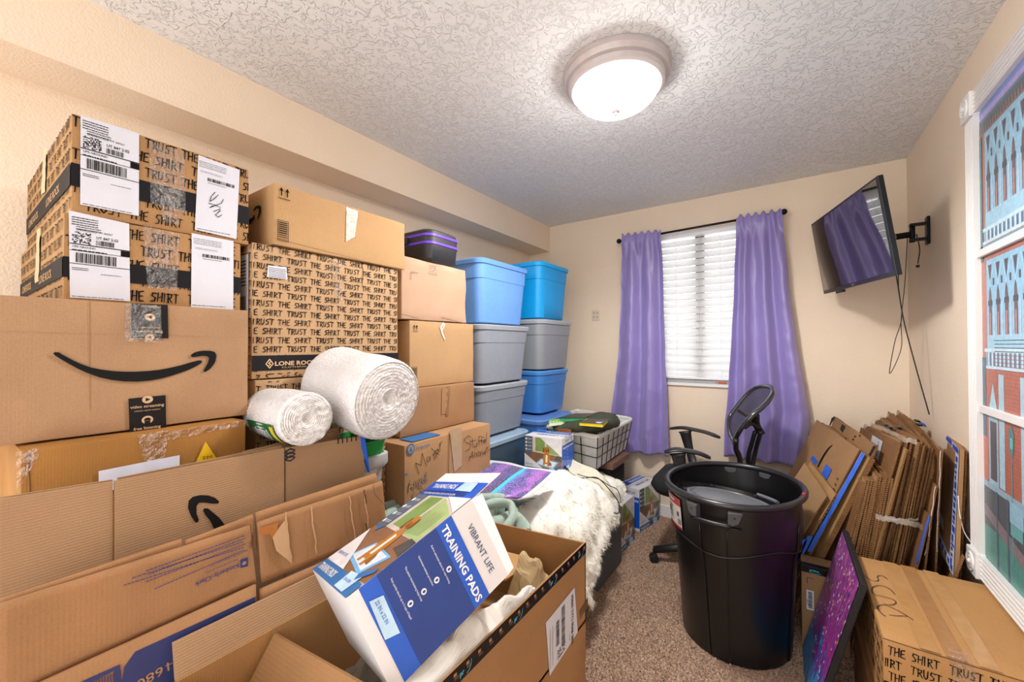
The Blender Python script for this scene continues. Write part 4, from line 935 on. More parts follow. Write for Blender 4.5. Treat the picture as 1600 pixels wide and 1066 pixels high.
auto(rloft(G(), cx+.03, cy+.025, [(.977, .085, .09, .012), (1.015, .092, .097, .015), (1.021, .096, .101, .016), (1.021, .088, .093, .012), (.985, .082, .087, .012)], 4).mk('tray_body', GRN, t), 40)

# ================================================================== open carton in front
X1, X0, YN, YF, ZB, ZT = -.5, -.885, .24, 1.105, .5, .729
KO = card('kraft_open', '#b4885c', axis='y', flute=.5, wear=.07); KI = card('kraft_inside', '#b88a58', axis='y', flute=.5)
b = carton('lower_carton', 'brown carton on the floor directly under the open carton', X0+.005, X1, YN, YF, 0, ZB-.003, KO)
t = thing('open_carton', 'big open carton with black printed tape along its rim, holding the training pads', 'box', ((X0+X1)/2, (YN+YF)/2, ZB)); th = .005
G().box(X0, X1, YN, YF, ZB, ZB+.006).mk('base', KO, t)
fix(G().box(X1-th, X1, YN, YF, ZB, ZT).mk('side_wall', KO, t)); fix(G().box(X0, X0+th, YN, YF, ZB, ZT).mk('side_wall', KI, t))
far = [(X0+.02, YF-.04), (X1, YF)]
fix(G().prism([(X0, YF-.045, ZB), (X1, YF, ZB), (X1, YF, ZT), (X0, YF-.045, ZT-.005)], (0, -th, 0)).mk('end_wall', KI, t))
fix(G().box(X0, X1, YN, YN+th, ZB, ZT).mk('end_wall', KO, t))
q = [Vector((X0+.002, YN, ZT)), Vector((X0+.002, YF-.1, ZT)), Vector((X0-.012, YF-.1, .785)), at(270, 1006, x=X0-.012)]
q[0].y = q[3].y; fix(G().prism(q, (-.005, 0, 0)).mk('flap', KF, t, label='raised tan side flap'))
pn = [at(432, 989, x=-.875), at(618, 1094, x=-.507), Vector((-.507, .36, .53)), at(380, 1090, x=-.875)]; fix(G().prism(pn, (0, -.005, 0)).mk('flap', KO, t, label='folded end flap standing inside'))
pn = [at(a_, b__, z=.66) for a_, b__ in ((775, 858), (842, 875), (790, 905), (770, 905))]; fix(G().prism(pn, (0, 0, -.005)).mk('flap', card('kraft_bright', '#d2a56e'), t, label='bright inner flap beside the pads'))
f = Face((X1, 0, 0), (0, 1, 0), (0, 0, 1)); i = Ink(); i.rect(f, YN, ZT-.03, YF+.001, ZT+.0015, .0012); tp = i.mk('printed_tape', BLACKTAPE, t)
w = Ink()
for px, py in ((905, 857), (862, 896), (806, 958), (722, 1050), (640, 1140)):
    u, v = f.hit(px, py); w.text(f, 'pr', u-.008, ZT-.021, .0095, off=.0016, bold=.03, ang=0); w.stroke(f, [(u+.012, ZT-.026), (u+.018, ZT-.024), (u+.023, ZT-.018), (u+.025, ZT-.008)], .0018, .0016)
w.mk('tape_lettering', mat('cyan_print', '#4fb6dc', .5), tp)
w = Ink()
for u in np.arange(YN+.02, YF-.01, .0345):
    w.rect(f, u, ZT-.012, u+.008, ZT-.006, .0015); w.lines(f, u+.002, ZT-.018, u+.014, ZT-.013, 2, .0015)
w.mk('tape_small_print', mat('kraft_print5', '#a87c5a', .6), tp)
k = Ink(); k.px(f, [(852, 973), (858, 1056), (902, 988), (897, 918)], .0015); lb = k.mk('shipping_label', WHITE, t)
i = Ink(); (ua, va), (ub, vb), (uc, vc), (ud, vd) = f.hit(852, 973), f.hit(858, 1056), f.hit(902, 988), f.hit(897, 918); Wl = ud-ua; H0 = (va-vb)
LB = lambda s, t_: (ua+Wl*s, (vb+(vc-vb)*s)+(H0+((vd-vc)-H0)*s)*t_)
def lt(s0, s1, t0, t1): a_, b1_ = LB(s0, t0); c_, d_ = LB(s1, t1); return a_, b1_, c_, d_
a_ = lt(.78, .92, .1, .94); i.bars(f, a_[0], a_[1], a_[0]+.002, a_[1]+.02, 4, True, .003)
u, v = LB(.86, .93); i.text(f, 'X0055 TYT1 90AB SIBZ', u, v, .0125, ang=-90, off=.003, bold=.02, sx=.78)
for s0, s1, t0, t1, n_ in ((.5, .62, .2, .92, 44), (.32, .42, .34, .78, 24)):
    a_, b0_ = LB(s0, t0); c_, d_ = LB(s1, t1); i.bars(f, a_, b0_, c_, d_, n_, True, .003)
for s0 in (.12, .2): a_, b0_ = LB(s0, .1); i.rect(f, a_, b0_, a_+.0012, b0_+H0*.7, .003)
for k1 in range(7):
    for k2 in range(7):
        if random.random() < .6: a_, b0_ = LB(.36+.04*k1, .06+.025*k2); i.rect(f, a_, b0_, a_+.004, b0_+.0028, .003)
i.mk('barcode_print', INK2, lb)
i = Ink(); i.px(f, [(905, 955), (906, 968), (918, 946), (918, 933)], .0013); i.mk('dark_tape', mat('dark_tape', '#6a4a30', .3), t)

# ================================================================== training pad boxes
PADB = mat('pad_blue', '#155ac8', .3, coat=.3); PADD = mat('pad_navy', '#0f3a88', .28, coat=.3); PADW = mat('pad_white', '#e6e3e4', .35, var=.015)
def pads(label, A, U, V, W, w, h, t_, open_=False, other=False, group=None):
    """A: bottom left corner of the photo side, U along its width, V up, W into the box"""
    A, U, V, W = Vector(A), Vector(U).normalized(), Vector(V).normalized(), Vector(W).normalized()
    T = thing('training_pad_box', label, 'box', A+U*w/2+W*t_/2, 'training pad boxes'); P = lambda a, b, c: A+U*(w*a)+V*(h*b)+W*(t_*c)
    g = G(); g.add([P(*q) for q in ((0, 0, 0), (1, 0, 0), (1, 0, 1), (0, 0, 1), (0, 1, 0), (1, 1, 0), (1, 1, 1), (0, 1, 1))], [(0, 1, 2, 3)]+([] if open_ else [(7, 6, 5, 4)])+[(0, 4, 5, 1), (1, 5, 6, 2), (2, 6, 7, 3), (3, 7, 4, 0)])
    o = g.mk('carton_body', PADW, T)
    if open_: md = o.modifiers.new('board', 'SOLIDIFY'); md.thickness = .002; md.offset = -1
    fix(o)
    sgn = 1 if U.cross(V).dot(W) < 0 else -1     # outward normals
    F = Face(P(0, 0, 0), U, V); F.N = -W
    q = lambda I, L, off=.001: I.poly(F, [(a*w, b*h) for a, b in L], off)
    pr = {}
    def c(name, col, rough=.3): return pr.setdefault(name, (Ink(), mat('print_'+name, col, rough, coat=.3, var=.12, scale=25)))[0]
    q(c('floor', '#8a6248'), [(0, .12), (1, .12), (1, .5), (0, .58)]); q(c('wall', '#cfc4b8'), [(0, .5), (1, .45), (1, .98), (0, .98)], .0009)
    q(c('leaf', '#7d9a52'), [(.3, .6), (.55, .58), (.55, .98), (.3, .98)], .0013); q(c('leaf2', '#a9bd7c'), [(.6, .55), (.98, .5), (.98, .8), (.6, .98)], .0013)
    for k in range(9): x = .62+.036*k; q(c('trunk', '#3f4a36'), [(x, .55), (x+.008, .55), (x+.008, .8-.02*(k % 3)), (x, .82)], .0016)
    q(c('sofa', '#4d4a48'), [(.8, .4), (1, .36), (1, .5), (.88, .52)], .0016)
    q(c('mat', '#6fb2e4'), [(.28, .22), (.78, .14), (.92, .34), (.45, .4)], .0014); q(c('mat2', '#d8e2ea'), [(.33, .24), (.76, .17), (.87, .33), (.47, .38)], .0017)
    dg = c('dog', '#b8772f'); q(dg, [(.52, .26), (.66, .25), (.7, .4), (.67, .55), (.6, .6), (.53, .55), (.5, .4)], .002)
    q(dg, [(.5, .22), (.55, .22), (.57, .45), (.53, .45)], .0022); q(dg, [(.62, .2), (.67, .2), (.68, .45), (.64, .45)], .0022)
    F2 = [(.59+.075*math.cos(a), .66+.07*math.sin(a)) for a in np.linspace(0, 6.283, 16, endpoint=False)]; q(dg, F2, .0023)
    dk = c('dogdark', '#8a4f1c'); q(dk, [(.5, .58), (.54, .57), (.54, .7), (.51, .7)], .0026); q(dk, [(.64, .58), (.68, .6), (.67, .7), (.64, .7)], .0026); q(dk, [(.57, .6), (.62, .6), (.62, .64), (.57, .64)], .0026); q(dk, [(.66, .23), (.74, .22), (.72, .3), (.67, .34)], .0024)
    q(c('pale', '#e9e2d6'), [(.57, .3), (.62, .3), (.63, .5), (.58, .52)], .0024)
    q(c('eyes', '#1a1412'), [(.585, .645), (.6, .645), (.6, .66), (.585, .66)], .003)
    q(c('navy', '#123c8c'), [(0, .55), (.22, .55), (.22, 1), (0, 1)], .002)
    lg = c('letter', '#f0f0f4')
    for k in range(4):
        y = .62+.1*k; lg.poly(F, [(w*(.05+.025*math.cos(a)), h*y+w*.025*math.sin(a)) for a in np.linspace(0, 6.283, 10, endpoint=False)], .0025); lg.lines(F, w*.09, h*(y-.015), w*.2, h*(y+.02), 2, .0025)
    q(c('blue', '#1f62c4'), [(.06, .55), (.15, .49), (.2, .55)], .0024)
    q(c('white', '#e6e3e4'), [(0, .12), (.5, .12), (0, .5)], .002); c('ltblue', '#5b83c8').text(F, 'VIBRANT LIFE', w*.03, h*.2, h*.028, off=.0026, bold=.01)
    q(c('white', '#e6e3e4'), [(1, .5), (1, 1), (.4, 1)] if not open_ else [(.62, 1), (1, .82), (1, 1)], .002)
    q(c('blue', '#1f62c4'), [(0, 0), (1, 0), (1, .11), (0, .13)], .002); lg.text(F, 'TRAINING PADS', w*.04, h*.035, h*.055, off=.0026, bold=.02, sx=.78 if w > .25 else .62)
    q(c('padpic', '#bcdcf2'), [(.68, .01), (.88, .01), (.9, .15), (.66, .14)], .0028); c('ltblue', '#5b83c8').text(F, '22 IN x 22 IN', w*.69, h*.07, h*.022, off=.0034, bold=.02, sx=.8)
    q(c('blue', '#1f62c4'), [(.84, .1), (.98, .2), (.96, .24), (.8, .15)], .003)
    for nm, (I, M_) in pr.items(): I.mk('printed_'+{'letter': 'lettering'}.get(nm, nm), M_, T)
    sides = [(Face(P(1, 0, 0), W, V), U)]
    if other: sides.append((Face(P(0, 0, 1), -W, V), -U))
    for S, nn in sides:
        S.N = nn; bI, nI, lI, wI = Ink(), Ink(), Ink(), Ink()
        bI.rect(S, .0, h*.08, t_, h*.8, .0012); nI.rect(S, 0, h*.2, t_, h*.66, .0018) if open_ else None
        lI.text(S, 'TRAINING PADS', t_*.04, h*.69, h*.055, off=.0024, bold=.03, sx=t_*.92/(h*.055)/text_geo('TRAINING PADS', .03)[2]*.72)
        for k in range(4):
            y = h*(.26+.105*k); lI.text(S, ('Pads quickly absorb up to 2 cups of liquid', 'The plastic lined backing helps keep', 'Guarantees wetness protection', 'Built-in attractant allows for easy training')[k], t_*.12, y, h*.014, off=.0024, sx=.9 if open_ else .5)
            lI.poly(S, [(t_*.45+h*.02*math.cos(a), y+h*.042+h*.02*math.sin(a)) for a in np.linspace(0, 6.283, 16, endpoint=False)], .0024)
            nI.poly(S, [(t_*.45+h*.009*math.cos(a), y+h*.042+h*.012*math.sin(a)) for a in np.linspace(0, 6.283, 8, endpoint=False)], .003)
        wI.text(S, 'VIBRANT LIFE', t_*.22, h*.87, h*.05, off=.002, sx=t_*.6/(h*.05)/text_geo('VIBRANT LIFE', 0)[2]*.72)
        lp_ = Ink(); lp_.poly(S, [(t_*.16, h*.1), (t_*.55, h*.085), (t_*.6, h*.175), (t_*.2, h*.185)], .003)
        bI.mk('printed_side_panel', PADB, T); nI.mk('printed_side_inset', PADD, T); lI.mk('printed_lettering', mat('print_letter', 0), T); wI.mk('printed_side_name', mat('print_slate', '#33466f', .4), T); pp = lp_.mk('printed_pad_picture', mat('print_padpic', 0), T)
        j = Ink(); j.text(S, '22 IN x 22 IN', t_*.2, h*.125, h*.025, off=.0036, bold=.02, sx=.8); j.mk('printed_size', mat('print_ltblue', 0), T)
    if not open_:
        S = Face(P(0, 1, 0), U, W); S.N = V; I = Ink(); I.rect(S, 0, t_*.62, w, t_*.95, .0012); I.mk('printed_top_band', PADB, T)
        I = Ink(); I.text(S, 'VIBRANT LIFE', w*.2, t_*.3, t_*.14, off=.0015, bold=.02); I.mk('printed_top_name', mat('print_ltblue', 0), T); I = Ink(); I.text(S, 'TRAINING PADS', w*.3, t_*.7, t_*.13, off=.002, bold=.02); I.mk('printed_lettering', mat('print_letter', 0), T)
        I = Ink(); I.rect(S, 0, t_*.495, w, t_*.505, .001); I.mk('flap_gap', INK2, T)
    else:
        dq = (V*1.0+W*(-.12)).normalized()
        g = G(); D_, C_ = P(0, 1, 0), P(1, 1, 0); e = (at(788, 752, x=(C_+dq*.09).x)-C_).normalized()
        f4 = [D_, C_, C_+dq*.085+U*.01, D_+dq*.085+U*.015]; o = mk('flap', f4, [(0, 1, 2, 3)], PADW, T, label='raised printed top flap'); md = o.modifiers.new('b', 'SOLIDIFY'); md.thickness = .0015
        S = Face(D_, U, dq); S.N = S.N if S.N.z > 0 else -S.N
        I = Ink(); I.poly(S, [(0, 0), (w, 0), (w+.006, .05), (.009, .05)], .0015); I.mk('printed_flap_band', PADB, T); I = Ink(); I.poly(S, [(w*.02, .004), (w*.85, .004), (w*.85, .018), (w*.02, .018)], .002); I.mk('printed_flap_inset', PADD, T)
        I = Ink(); I.text(S, 'TRAINING PADS', w*.12, .026, .015, off=.0022, bold=.02, sx=.8); I.lines(S, w*.08, .004, w*.7, .011, 2, .0026); I.mk('printed_lettering', mat('print_letter', 0), T)
        I = Ink(); I.poly(S, [(w*.62, .02), (w*.9, .018), (w*.88, .047), (w*.66, .049)], .003); I.mk('printed_pad_picture', mat('print_padpic', 0), T)
        o = mk('flap', [P(1, 1, 0), P(1, 1, 1), P(1, 1, 1)+U*.012+V*.012-W*.01, P(1, 1, 0)+U*.014+V*.02], [(0, 1, 2, 3)], PADW, T, label='narrow white side flap'); md = o.modifiers.new('b', 'SOLIDIFY'); md.thickness = .0015
        g = G(); g.add([P(.08, .82, .08), P(.92, .82, .08), P(.92, .82, .92), P(.08, .82, .92)], [(0, 1, 2, 3)]); g.mk('pad_stack', mat('pad_paper', '#f2f2f2', .8), T)
    return T
A = Vector((-.861, .478, .823)); B = Vector((-.613, .397, .89)); Dd = Vector((-.804, .735, .92)); Fv = Vector((-.553, .446, .727))
pads('blue and white training pad box lying open in the big carton', A, B-A, Dd-A, Fv-B, .27, .28, .18, open_=True)
def pads_up(label, p, q, r, z, h, **k):
    p, q, r = Vector(p).to_3d(), Vector(q).to_3d(), Vector(r).to_3d(); return pads(label, (p.x, p.y, z), q-p, (0, 0, 1), r-q, (q-p).length, h, (r-q).length, **k)
pads_up('upright training pad box beside the wire basket, dog picture facing the room', (-1.262, 1.955), (-1.04, 1.99), (-1.055, 2.165), .592, .2)
hb_ = carton('small_carton', 'small plain carton under the upright training pad box, on the ottoman', -1.25, -1.05, 2.03, 2.16, .477, .588, KR[3], cuts=2)
pads_up('training pad box on the carpet by the baseboard, farther of two', (-.872, 2.83), (-.815, 3.115), (-.98, 3.15), .0, .296, other=True)
pads_up('training pad box on the carpet between the ottoman and the farther box', (-.885, 2.425), (-.87, 2.705), (-1.04, 2.715), .0, .296, other=True)

# crumpled packing paper
PAP = mat('packing_paper', '#dedad2', .7, var=.05, scale=9, bump=.3, bscale=25); KPAP = mat('kraft_paper', '#b49a70', .75, var=.08, scale=12)
def paper(label, ctrl, mt, amp, seed, ns=11):
    V, Fc, uv, _ = net(ctrl, 7, amp, ns, seed); V = [v+noise.noise_vector(Vector([round(c*22)/22*3 for c in v])*7+Vector((seed, 3, 1)))*amp*.3+Vector((0, 0, amp*(.5-abs(noise.noise(v*18+Vector((seed, 0, 0))))*2))) for v in V]
    o = mk('packing_paper', V, Fc, mt); tag(o, label, 'paper'); md = o.modifiers.new('s', 'SOLIDIFY'); md.thickness = .0008; return o
paper('long crumpled white packing paper tucked along the carton side beside the pads', [[(-.515, .28, .70), (-.54, .28, .71), (-.60, .28, .69), (-.68, .28, .64)], [(-.512, .45, .71), (-.535, .44, .725), (-.58, .45, .72), (-.66, .45, .64)], [(-.512, .62, .715), (-.53, .62, .74), (-.56, .62, .735), (-.62, .62, .64)], [(-.512, .75, .712), (-.53, .74, .745), (-.55, .75, .72), (-.6, .75, .62)], [(-.53, .86, .69), (-.54, .86, .71), (-.56, .86, .69), (-.6, .86, .61)]], PAP, .014, 1)
paper('crumpled brown kraft paper wad at the far corner of the open carton', [[(-.51+.0-.045*j, .84+.05*i, .64+.06*math.sin(1+i*1.3)*math.cos(j)) for j in range(4)] for i in range(5)], KPAP, .022, 3)
paper('dark crumpled paper at the bottom left of the open carton', [[(-.6-.07*j, .3+.1*i, .6+.03*random.random()) for j in range(4)] for i in range(5)], mat('grey_paper', '#8f8577', .8), .02, 7)
i = 0
for (x, y, z) in ((-.53, .86, .71),):
    o = G().ball((x, y, z-.008), .006, 6, 4).mk('paper_scrap', mat('scrap_white', '#efeeea', .6)); tag(o, 'tiny white scrap on the brown kraft paper wad', 'paper scrap')
#PART5
# ================================================================== the heap in the middle
HEAPC = carton('buried_carton', 'carton buried under the green blanket and the poster sheet', -1.14, -.9, 1.14, 1.80, 0, .56, KR[4])
OTT = mat('ottoman_fabric', '#5d6066', .9, var=.3, scale=240, bump=.5, bscale=400)
ot = thing('storage_ottoman', 'charcoal woven fabric storage ottoman half covered by the fluffy white throw', 'ottoman', (-1.2, 2.2, 0))
o = G().box(-1.27, -.842, 2.02, 2.385, .0, .40).mk('ottoman_body', OTT, ot); bev(fix(o), .012, 3)
o = G().box(-1.275, -.838, 2.015, 2.39, .403, .475).mk('ottoman_lid', OTT, ot); bev(fix(o), .015, 3)

# folded sage blanket
SAGE = mat('sage_blanket', '#9fb3a6', .95, var=.1, scale=60, sheen=.4, bump=.6, bscale=350)
def cloth(name, label, cat, ctrl, mt, n=8, amp=.006, seed=0, ns=14, th=.004, group=None, uv_=False):
    V, Fc, uv, _ = net(ctrl, n, amp, ns, seed); o = mk(name, V, Fc, mt, smooth=True, uv=uv if uv_ else None); md = o.modifiers.new('s', 'SOLIDIFY'); md.thickness = th; md.offset = -1
    return tag(o, label, cat, group)
bk = thing('blanket', 'sage green fleece blanket folded in thick loops under the poster sheet', 'blanket', (-.95, 1.4, .62))
def fold(pts, r, sq=.45):
    g = G(); L = smoothline(pts, 8); n = 14
    g.tube(L, [r*(.92+.08*math.sin(i*.6)) for i in range(len(L))], n, squash=((0, 0, 1), sq) if sq else None); 
    g.v = [v+noise.noise_vector(v*16)*.008 for v in g.v]; auto(g.mk('fold', SAGE, bk), 80)
V, Fc, uv, _ = net([[Vector((-1.13+.042*i, 1.13+.08*j, .655+.03*math.sin(i*1.2)+.012*math.sin(j*2))) for i in range(6)] for j in range(6)], 6, .012, 9, 3)
mk('blanket_top', V, Fc, SAGE, bk, smooth=True)
for z_, r_ in ((.655, .05), (.70, .035)):
    fold([at(788, 832, z=z_-.02), at(800, 808, z=z_+.01), at(797, 790, z=z_+.025), at(770, 786, z=z_+.03), at(745, 797, z=z_+.03)], r_*.55, .8)
fold([at(820, 838, z=.63), at(812, 818, z=.65), at(795, 810, z=.66), at(770, 822, z=.665), at(745, 826, z=.66)], .032, .8)
fold([at(755, 800, z=.69), at(760, 815, z=.66), at(765, 850, z=.6)], .05, 1)
for dz in (0, .035, -.035):
    fold([(-1.12, 1.0, .66+dz), (-1.05, 1.12, .67+dz), (-.98, 1.2, .68+dz), (-.9, 1.25, .68+dz)], .035, .6)
fold([at(598, 812, z=.7), at(640, 795, z=.70), at(690, 785, z=.7), at(730, 790, z=.7)], .03, .8); fold([at(600, 795, z=.715), at(650, 783, z=.72), at(700, 778, z=.72)], .022, .8)
fold([at(598, 840, z=.66), at(620, 825, z=.66), at(640, 830, z=.65)], .04, .8)

# printed poster sheet
PM = bpy.data.materials.new('poster_print'); PM.use_nodes = True; nt = PM.node_tree; N = nt.nodes; L_ = nt.links; b_ = N['Principled BSDF']
uvn = N.new('ShaderNodeUVMap'); uvn.uv_map = 'UVMap'; sp = N.new('ShaderNodeSeparateXYZ'); L_.new(uvn.outputs[0], sp.inputs[0])
def math_(op, a, b2=None, c=None):
    n = N.new('ShaderNodeMath'); n.operation = op
    for k, v in enumerate((a, b2, c)):
        if v is None: continue
        if isinstance(v, (int, float)): n.inputs[k].default_value = v
        else: L_.new(v, n.inputs[k])
    return n.outputs[0]
u_, v_ = sp.outputs[0], sp.outputs[1]
n1 = N.new('ShaderNodeTexNoise'); n1.inputs['Scale'].default_value = 5; n1.inputs['Detail'].default_value = 8; L_.new(uvn.outputs[0], n1.inputs[0])
n2 = N.new('ShaderNodeTexNoise'); n2.inputs['Scale'].default_value = 95; n2.inputs['Detail'].default_value = 2; L_.new(uvn.outputs[0], n2.inputs[0])
half = math_('FRACT', math_('MULTIPLY', u_, 2.0))
t1 = math_('ADD', math_('MULTIPLY', half, .75), math_('MULTIPLY', n1.outputs[0], .7))
rp = N.new('ShaderNodeValToRGB'); e = rp.color_ramp.elements; e[0].position = .3; e[0].color = rgb('#28b4e0')+(1,); e[1].position = 1; e[1].color = rgb('#2c2350')+(1,)
for p, c_ in ((.42, '#2f9fd8'), (.5, '#5a3fae'), (.62, '#3b2d78'), (.72, '#8a55c8'), (.8, '#c25fc0'), (.88, '#4536a0')): q = e.new(p); q.color = rgb(c_)+(1,)
L_.new(t1, rp.inputs[0]); star = math_('GREATER_THAN', n2.outputs[0], .56)
n3 = N.new('ShaderNodeTexNoise'); n3.inputs['Scale'].default_value = 130; n3.inputs['Detail'].default_value = 1; L_.new(uvn.outputs[0], n3.inputs[0])
m0 = N.new('ShaderNodeMixRGB'); L_.new(math_('MULTIPLY', math_('LESS_THAN', n3.outputs[0], .47), .75), m0.inputs[0]); L_.new(rp.outputs[0], m0.inputs[1]); m0.inputs[2].default_value = (.012, .01, .03, 1)
m1 = N.new('ShaderNodeMixRGB'); L_.new(math_('MULTIPLY', star, .7), m1.inputs[0]); L_.new(m0.outputs[0], m1.inputs[1]); m1.inputs[2].default_value = (.75, .6, .95, 1)
bord = math_('MULTIPLY', math_('MULTIPLY', math_('GREATER_THAN', u_, .09), math_('LESS_THAN', u_, .92)), math_('MULTIPLY', math_('GREATER_THAN', v_, .07), math_('LESS_THAN', v_, .95)))
line = math_('LESS_THAN', math_('ABSOLUTE', math_('SUBTRACT', u_, .52)), .022)
m2 = N.new('ShaderNodeMixRGB'); L_.new(line, m2.inputs[0]); L_.new(m1.outputs[0], m2.inputs[1]); m2.inputs[2].default_value = rgb('#4cc6e8')+(1,)
m3 = N.new('ShaderNodeMixRGB'); L_.new(bord, m3.inputs[0]); m3.inputs[1].default_value = rgb('#e8e6ea')+(1,); L_.new(m2.outputs[0], m3.inputs[2]); L_.new(m3.outputs[0], b_.inputs['Base Color'])
b_.inputs['Roughness'].default_value = .3
Z_ = lambda a, b2, z: at(a, b2, z=z)
V, Fc, uv, _ = net([[Z_(762, 719, .745), Z_(795, 723, .755), Z_(822, 730, .765), Z_(848, 733, .757), Z_(872, 737, .735)],
     [Z_(735, 738, .735), Z_(770, 741, .75), Z_(800, 744, .76), Z_(832, 748, .752), Z_(852, 756, .73)],
     [Z_(700, 765, .722), Z_(738, 766, .735), Z_(770, 768, .745), Z_(802, 772, .74), Z_(828, 775, .72)],
     [Z_(668, 780, .715), Z_(715, 780, .725), Z_(755, 779, .73), Z_(785, 780, .73), Z_(812, 782, .715)]], 8)
o = mk('poster_sheet', V, Fc, PM, smooth=True, uv=uv); md = o.modifiers.new('s', 'SOLIDIFY'); md.thickness = .0012; tag(o, 'curved poster sheet printed with violet and cyan starry skies, over the green blanket', 'poster')

# fluffy throw
FUR = mat('fur_cream', '#fdf6ea', .95, var=.1, scale=18, sheen=.3)
rows = [[(-1.24, 2.10, .49), (-1.1, 2.30, .50), (-.98, 2.40, .49), (-.86, 2.40, .46), (-.83, 2.40, .42)],
        [(-1.18, 1.92, .575), (-1.06, 2.08, .56), (-.96, 2.16, .545), (-.85, 2.18, .50), (-.795, 2.2, .41)],
        [(-1.10, 1.68, .61), (-1.0, 1.88, .625), (-.9, 1.94, .59), (-.81, 1.97, .52), (-.77, 1.98, .36)],
        [(-1.0, 1.48, .60), (-.93, 1.62, .625), (-.84, 1.72, .585), (-.775, 1.77, .48), (-.745, 1.8, .34)],
        [(-.93, 1.34, .57), (-.86, 1.44, .57), (-.79, 1.56, .51), (-.745, 1.64, .41), (-.73, 1.68, .27)],
        [(-.9, 1.26, .40), (-.83, 1.33, .38), (-.77, 1.45, .34), (-.735, 1.56, .28), (-.73, 1.62, .18)]]
V, Fc, uv, (ni, nj) = net([[Vector(p) for p in r] for r in rows], 9, .03, 9, 5)
V = [v+noise.noise_vector(v*28)*.012 for v in V]
tw = thing('throw_blanket', 'fluffy off-white fur throw heaped over the ottoman and the carton', 'blanket', (-.95, 1.9, .3))
o = mk('throw_cloth', V, Fc, FUR, tw, smooth=True); md = o.modifiers.new('s', 'SOLIDIFY'); md.thickness = .012
P_ = np.array([tuple(v) for v in V]).reshape(ni, nj, 3); nT = 42000
a_ = rng.uniform(0, ni-1.001, nT); b2_ = rng.uniform(0, nj-1.001, nT); i0 = a_.astype(int); j0 = b2_.astype(int); fa = (a_-i0)[:, None]; fb = (b2_-j0)[:, None]
base = P_[i0, j0]*(1-fa)*(1-fb)+P_[i0+1, j0]*fa*(1-fb)+P_[i0, j0+1]*(1-fa)*fb+P_[i0+1, j0+1]*fa*fb
nr = np.cross(P_[i0, np.minimum(j0+1, nj-1)]-P_[i0, j0], P_[i0+1, j0]-P_[i0, j0]); nr /= np.linalg.norm(nr, axis=1)[:, None]+1e-9; nr[nr[:, 2]+nr[:, 0] < 0] *= -1
cl = np.array([tuple(noise.noise_vector(Vector(q)*38)) for q in base]); dr = nr*.8+cl*2.2+np.array([.12, -.12, -.45]); dr /= np.linalg.norm(dr, axis=1)[:, None]
ln = rng.uniform(.016, .032, nT)[:, None]; sd_ = np.cross(dr, rng.normal(size=(nT, 3))); sd_ /= np.linalg.norm(sd_, axis=1)[:, None]; wd = .0014
cv = np.cross(dr, sd_)*rng.normal(0, .25, nT)[:, None]
q = np.zeros((nT, 5, 3)); q[:, 0] = base-sd_*wd; q[:, 1] = base+sd_*wd; q[:, 2] = base+(dr+cv*.3)*ln*.5+sd_*wd*.8; q[:, 3] = base+(dr+cv*.3)*ln*.5-sd_*wd*.8; q[:, 4] = base+(dr+cv)*ln+np.array([0, 0, -1])*ln*.2
fcs = []
for k in range(nT): c = 5*k; fcs.append((c, c+1, c+2, c+3)); fcs.append((c+3, c+2, c+4))
o0 = np.array(tuple(ORG[tw])); me = bpy.data.meshes.new('fur_pile'); me.from_pydata((q-o0).reshape(-1, 3).tolist(), [], fcs); me.materials.append(FUR); o = bpy.data.objects.new('fur_pile', me); C.objects.link(o); o.parent = tw; o['kind'] = 'stuff'

# cream canvas bag with dark lead
CRM = mat('cream_canvas', '#ded8c2', .85, var=.05, scale=30, bump=.3, bscale=200)
Y_ = lambda a, b2, y: at(a, b2, y=y)
cloth('canvas_bag', 'cream canvas bag crumpled between the fur throw and the wire basket', 'bag',
  [[Y_(853, 735, 2.16), Y_(866, 722, 2.17), Y_(879, 707, 2.17), Y_(889, 722, 2.16), Y_(900, 729, 2.15)],
   [Y_(856, 741, 2.14), Y_(880, 731, 2.12), Y_(905, 730, 2.12), Y_(930, 735, 2.13), Y_(938, 744, 2.18)],
   [Y_(862, 750, 2.10), Y_(890, 744, 2.06), Y_(920, 744, 2.06), Y_(945, 752, 2.1), Y_(956, 764, 2.2)],
   [Y_(880, 760, 2.14), Y_(905, 760, 2.05), Y_(935, 762, 2.05), Y_(956, 772, 2.08), Y_(964, 784, 2.2)],
   [Y_(900, 775, 2.2), Y_(925, 778, 2.12), Y_(945, 785, 2.1), Y_(957, 795, 2.12), Y_(960, 800, 2.24)]], CRM, 7, .008, 2, 20, .003)
cable('black lead with loops lying over the cream canvas bag', K([(884, 731), (890, 738), (900, 744), (910, 747), (930, 746), (940, 752), (952, 765), (962, 778), (968, 790), (966, 802), (958, 800), (952, 790)], 2.03), .0028)
cable('second thin black lead curling beside the first on the canvas bag', K([(902, 741), (915, 745), (936, 749), (950, 758), (964, 765), (969, 777), (969, 783)], 2.035), .0022)
o = G().tube([at(882, 729, y=2.03), at(888, 736, y=2.03)], .007, 8).mk('cable_plug', BLACKP, smooth=True); tag(o, 'black plug end on the cream canvas bag', 'plug')

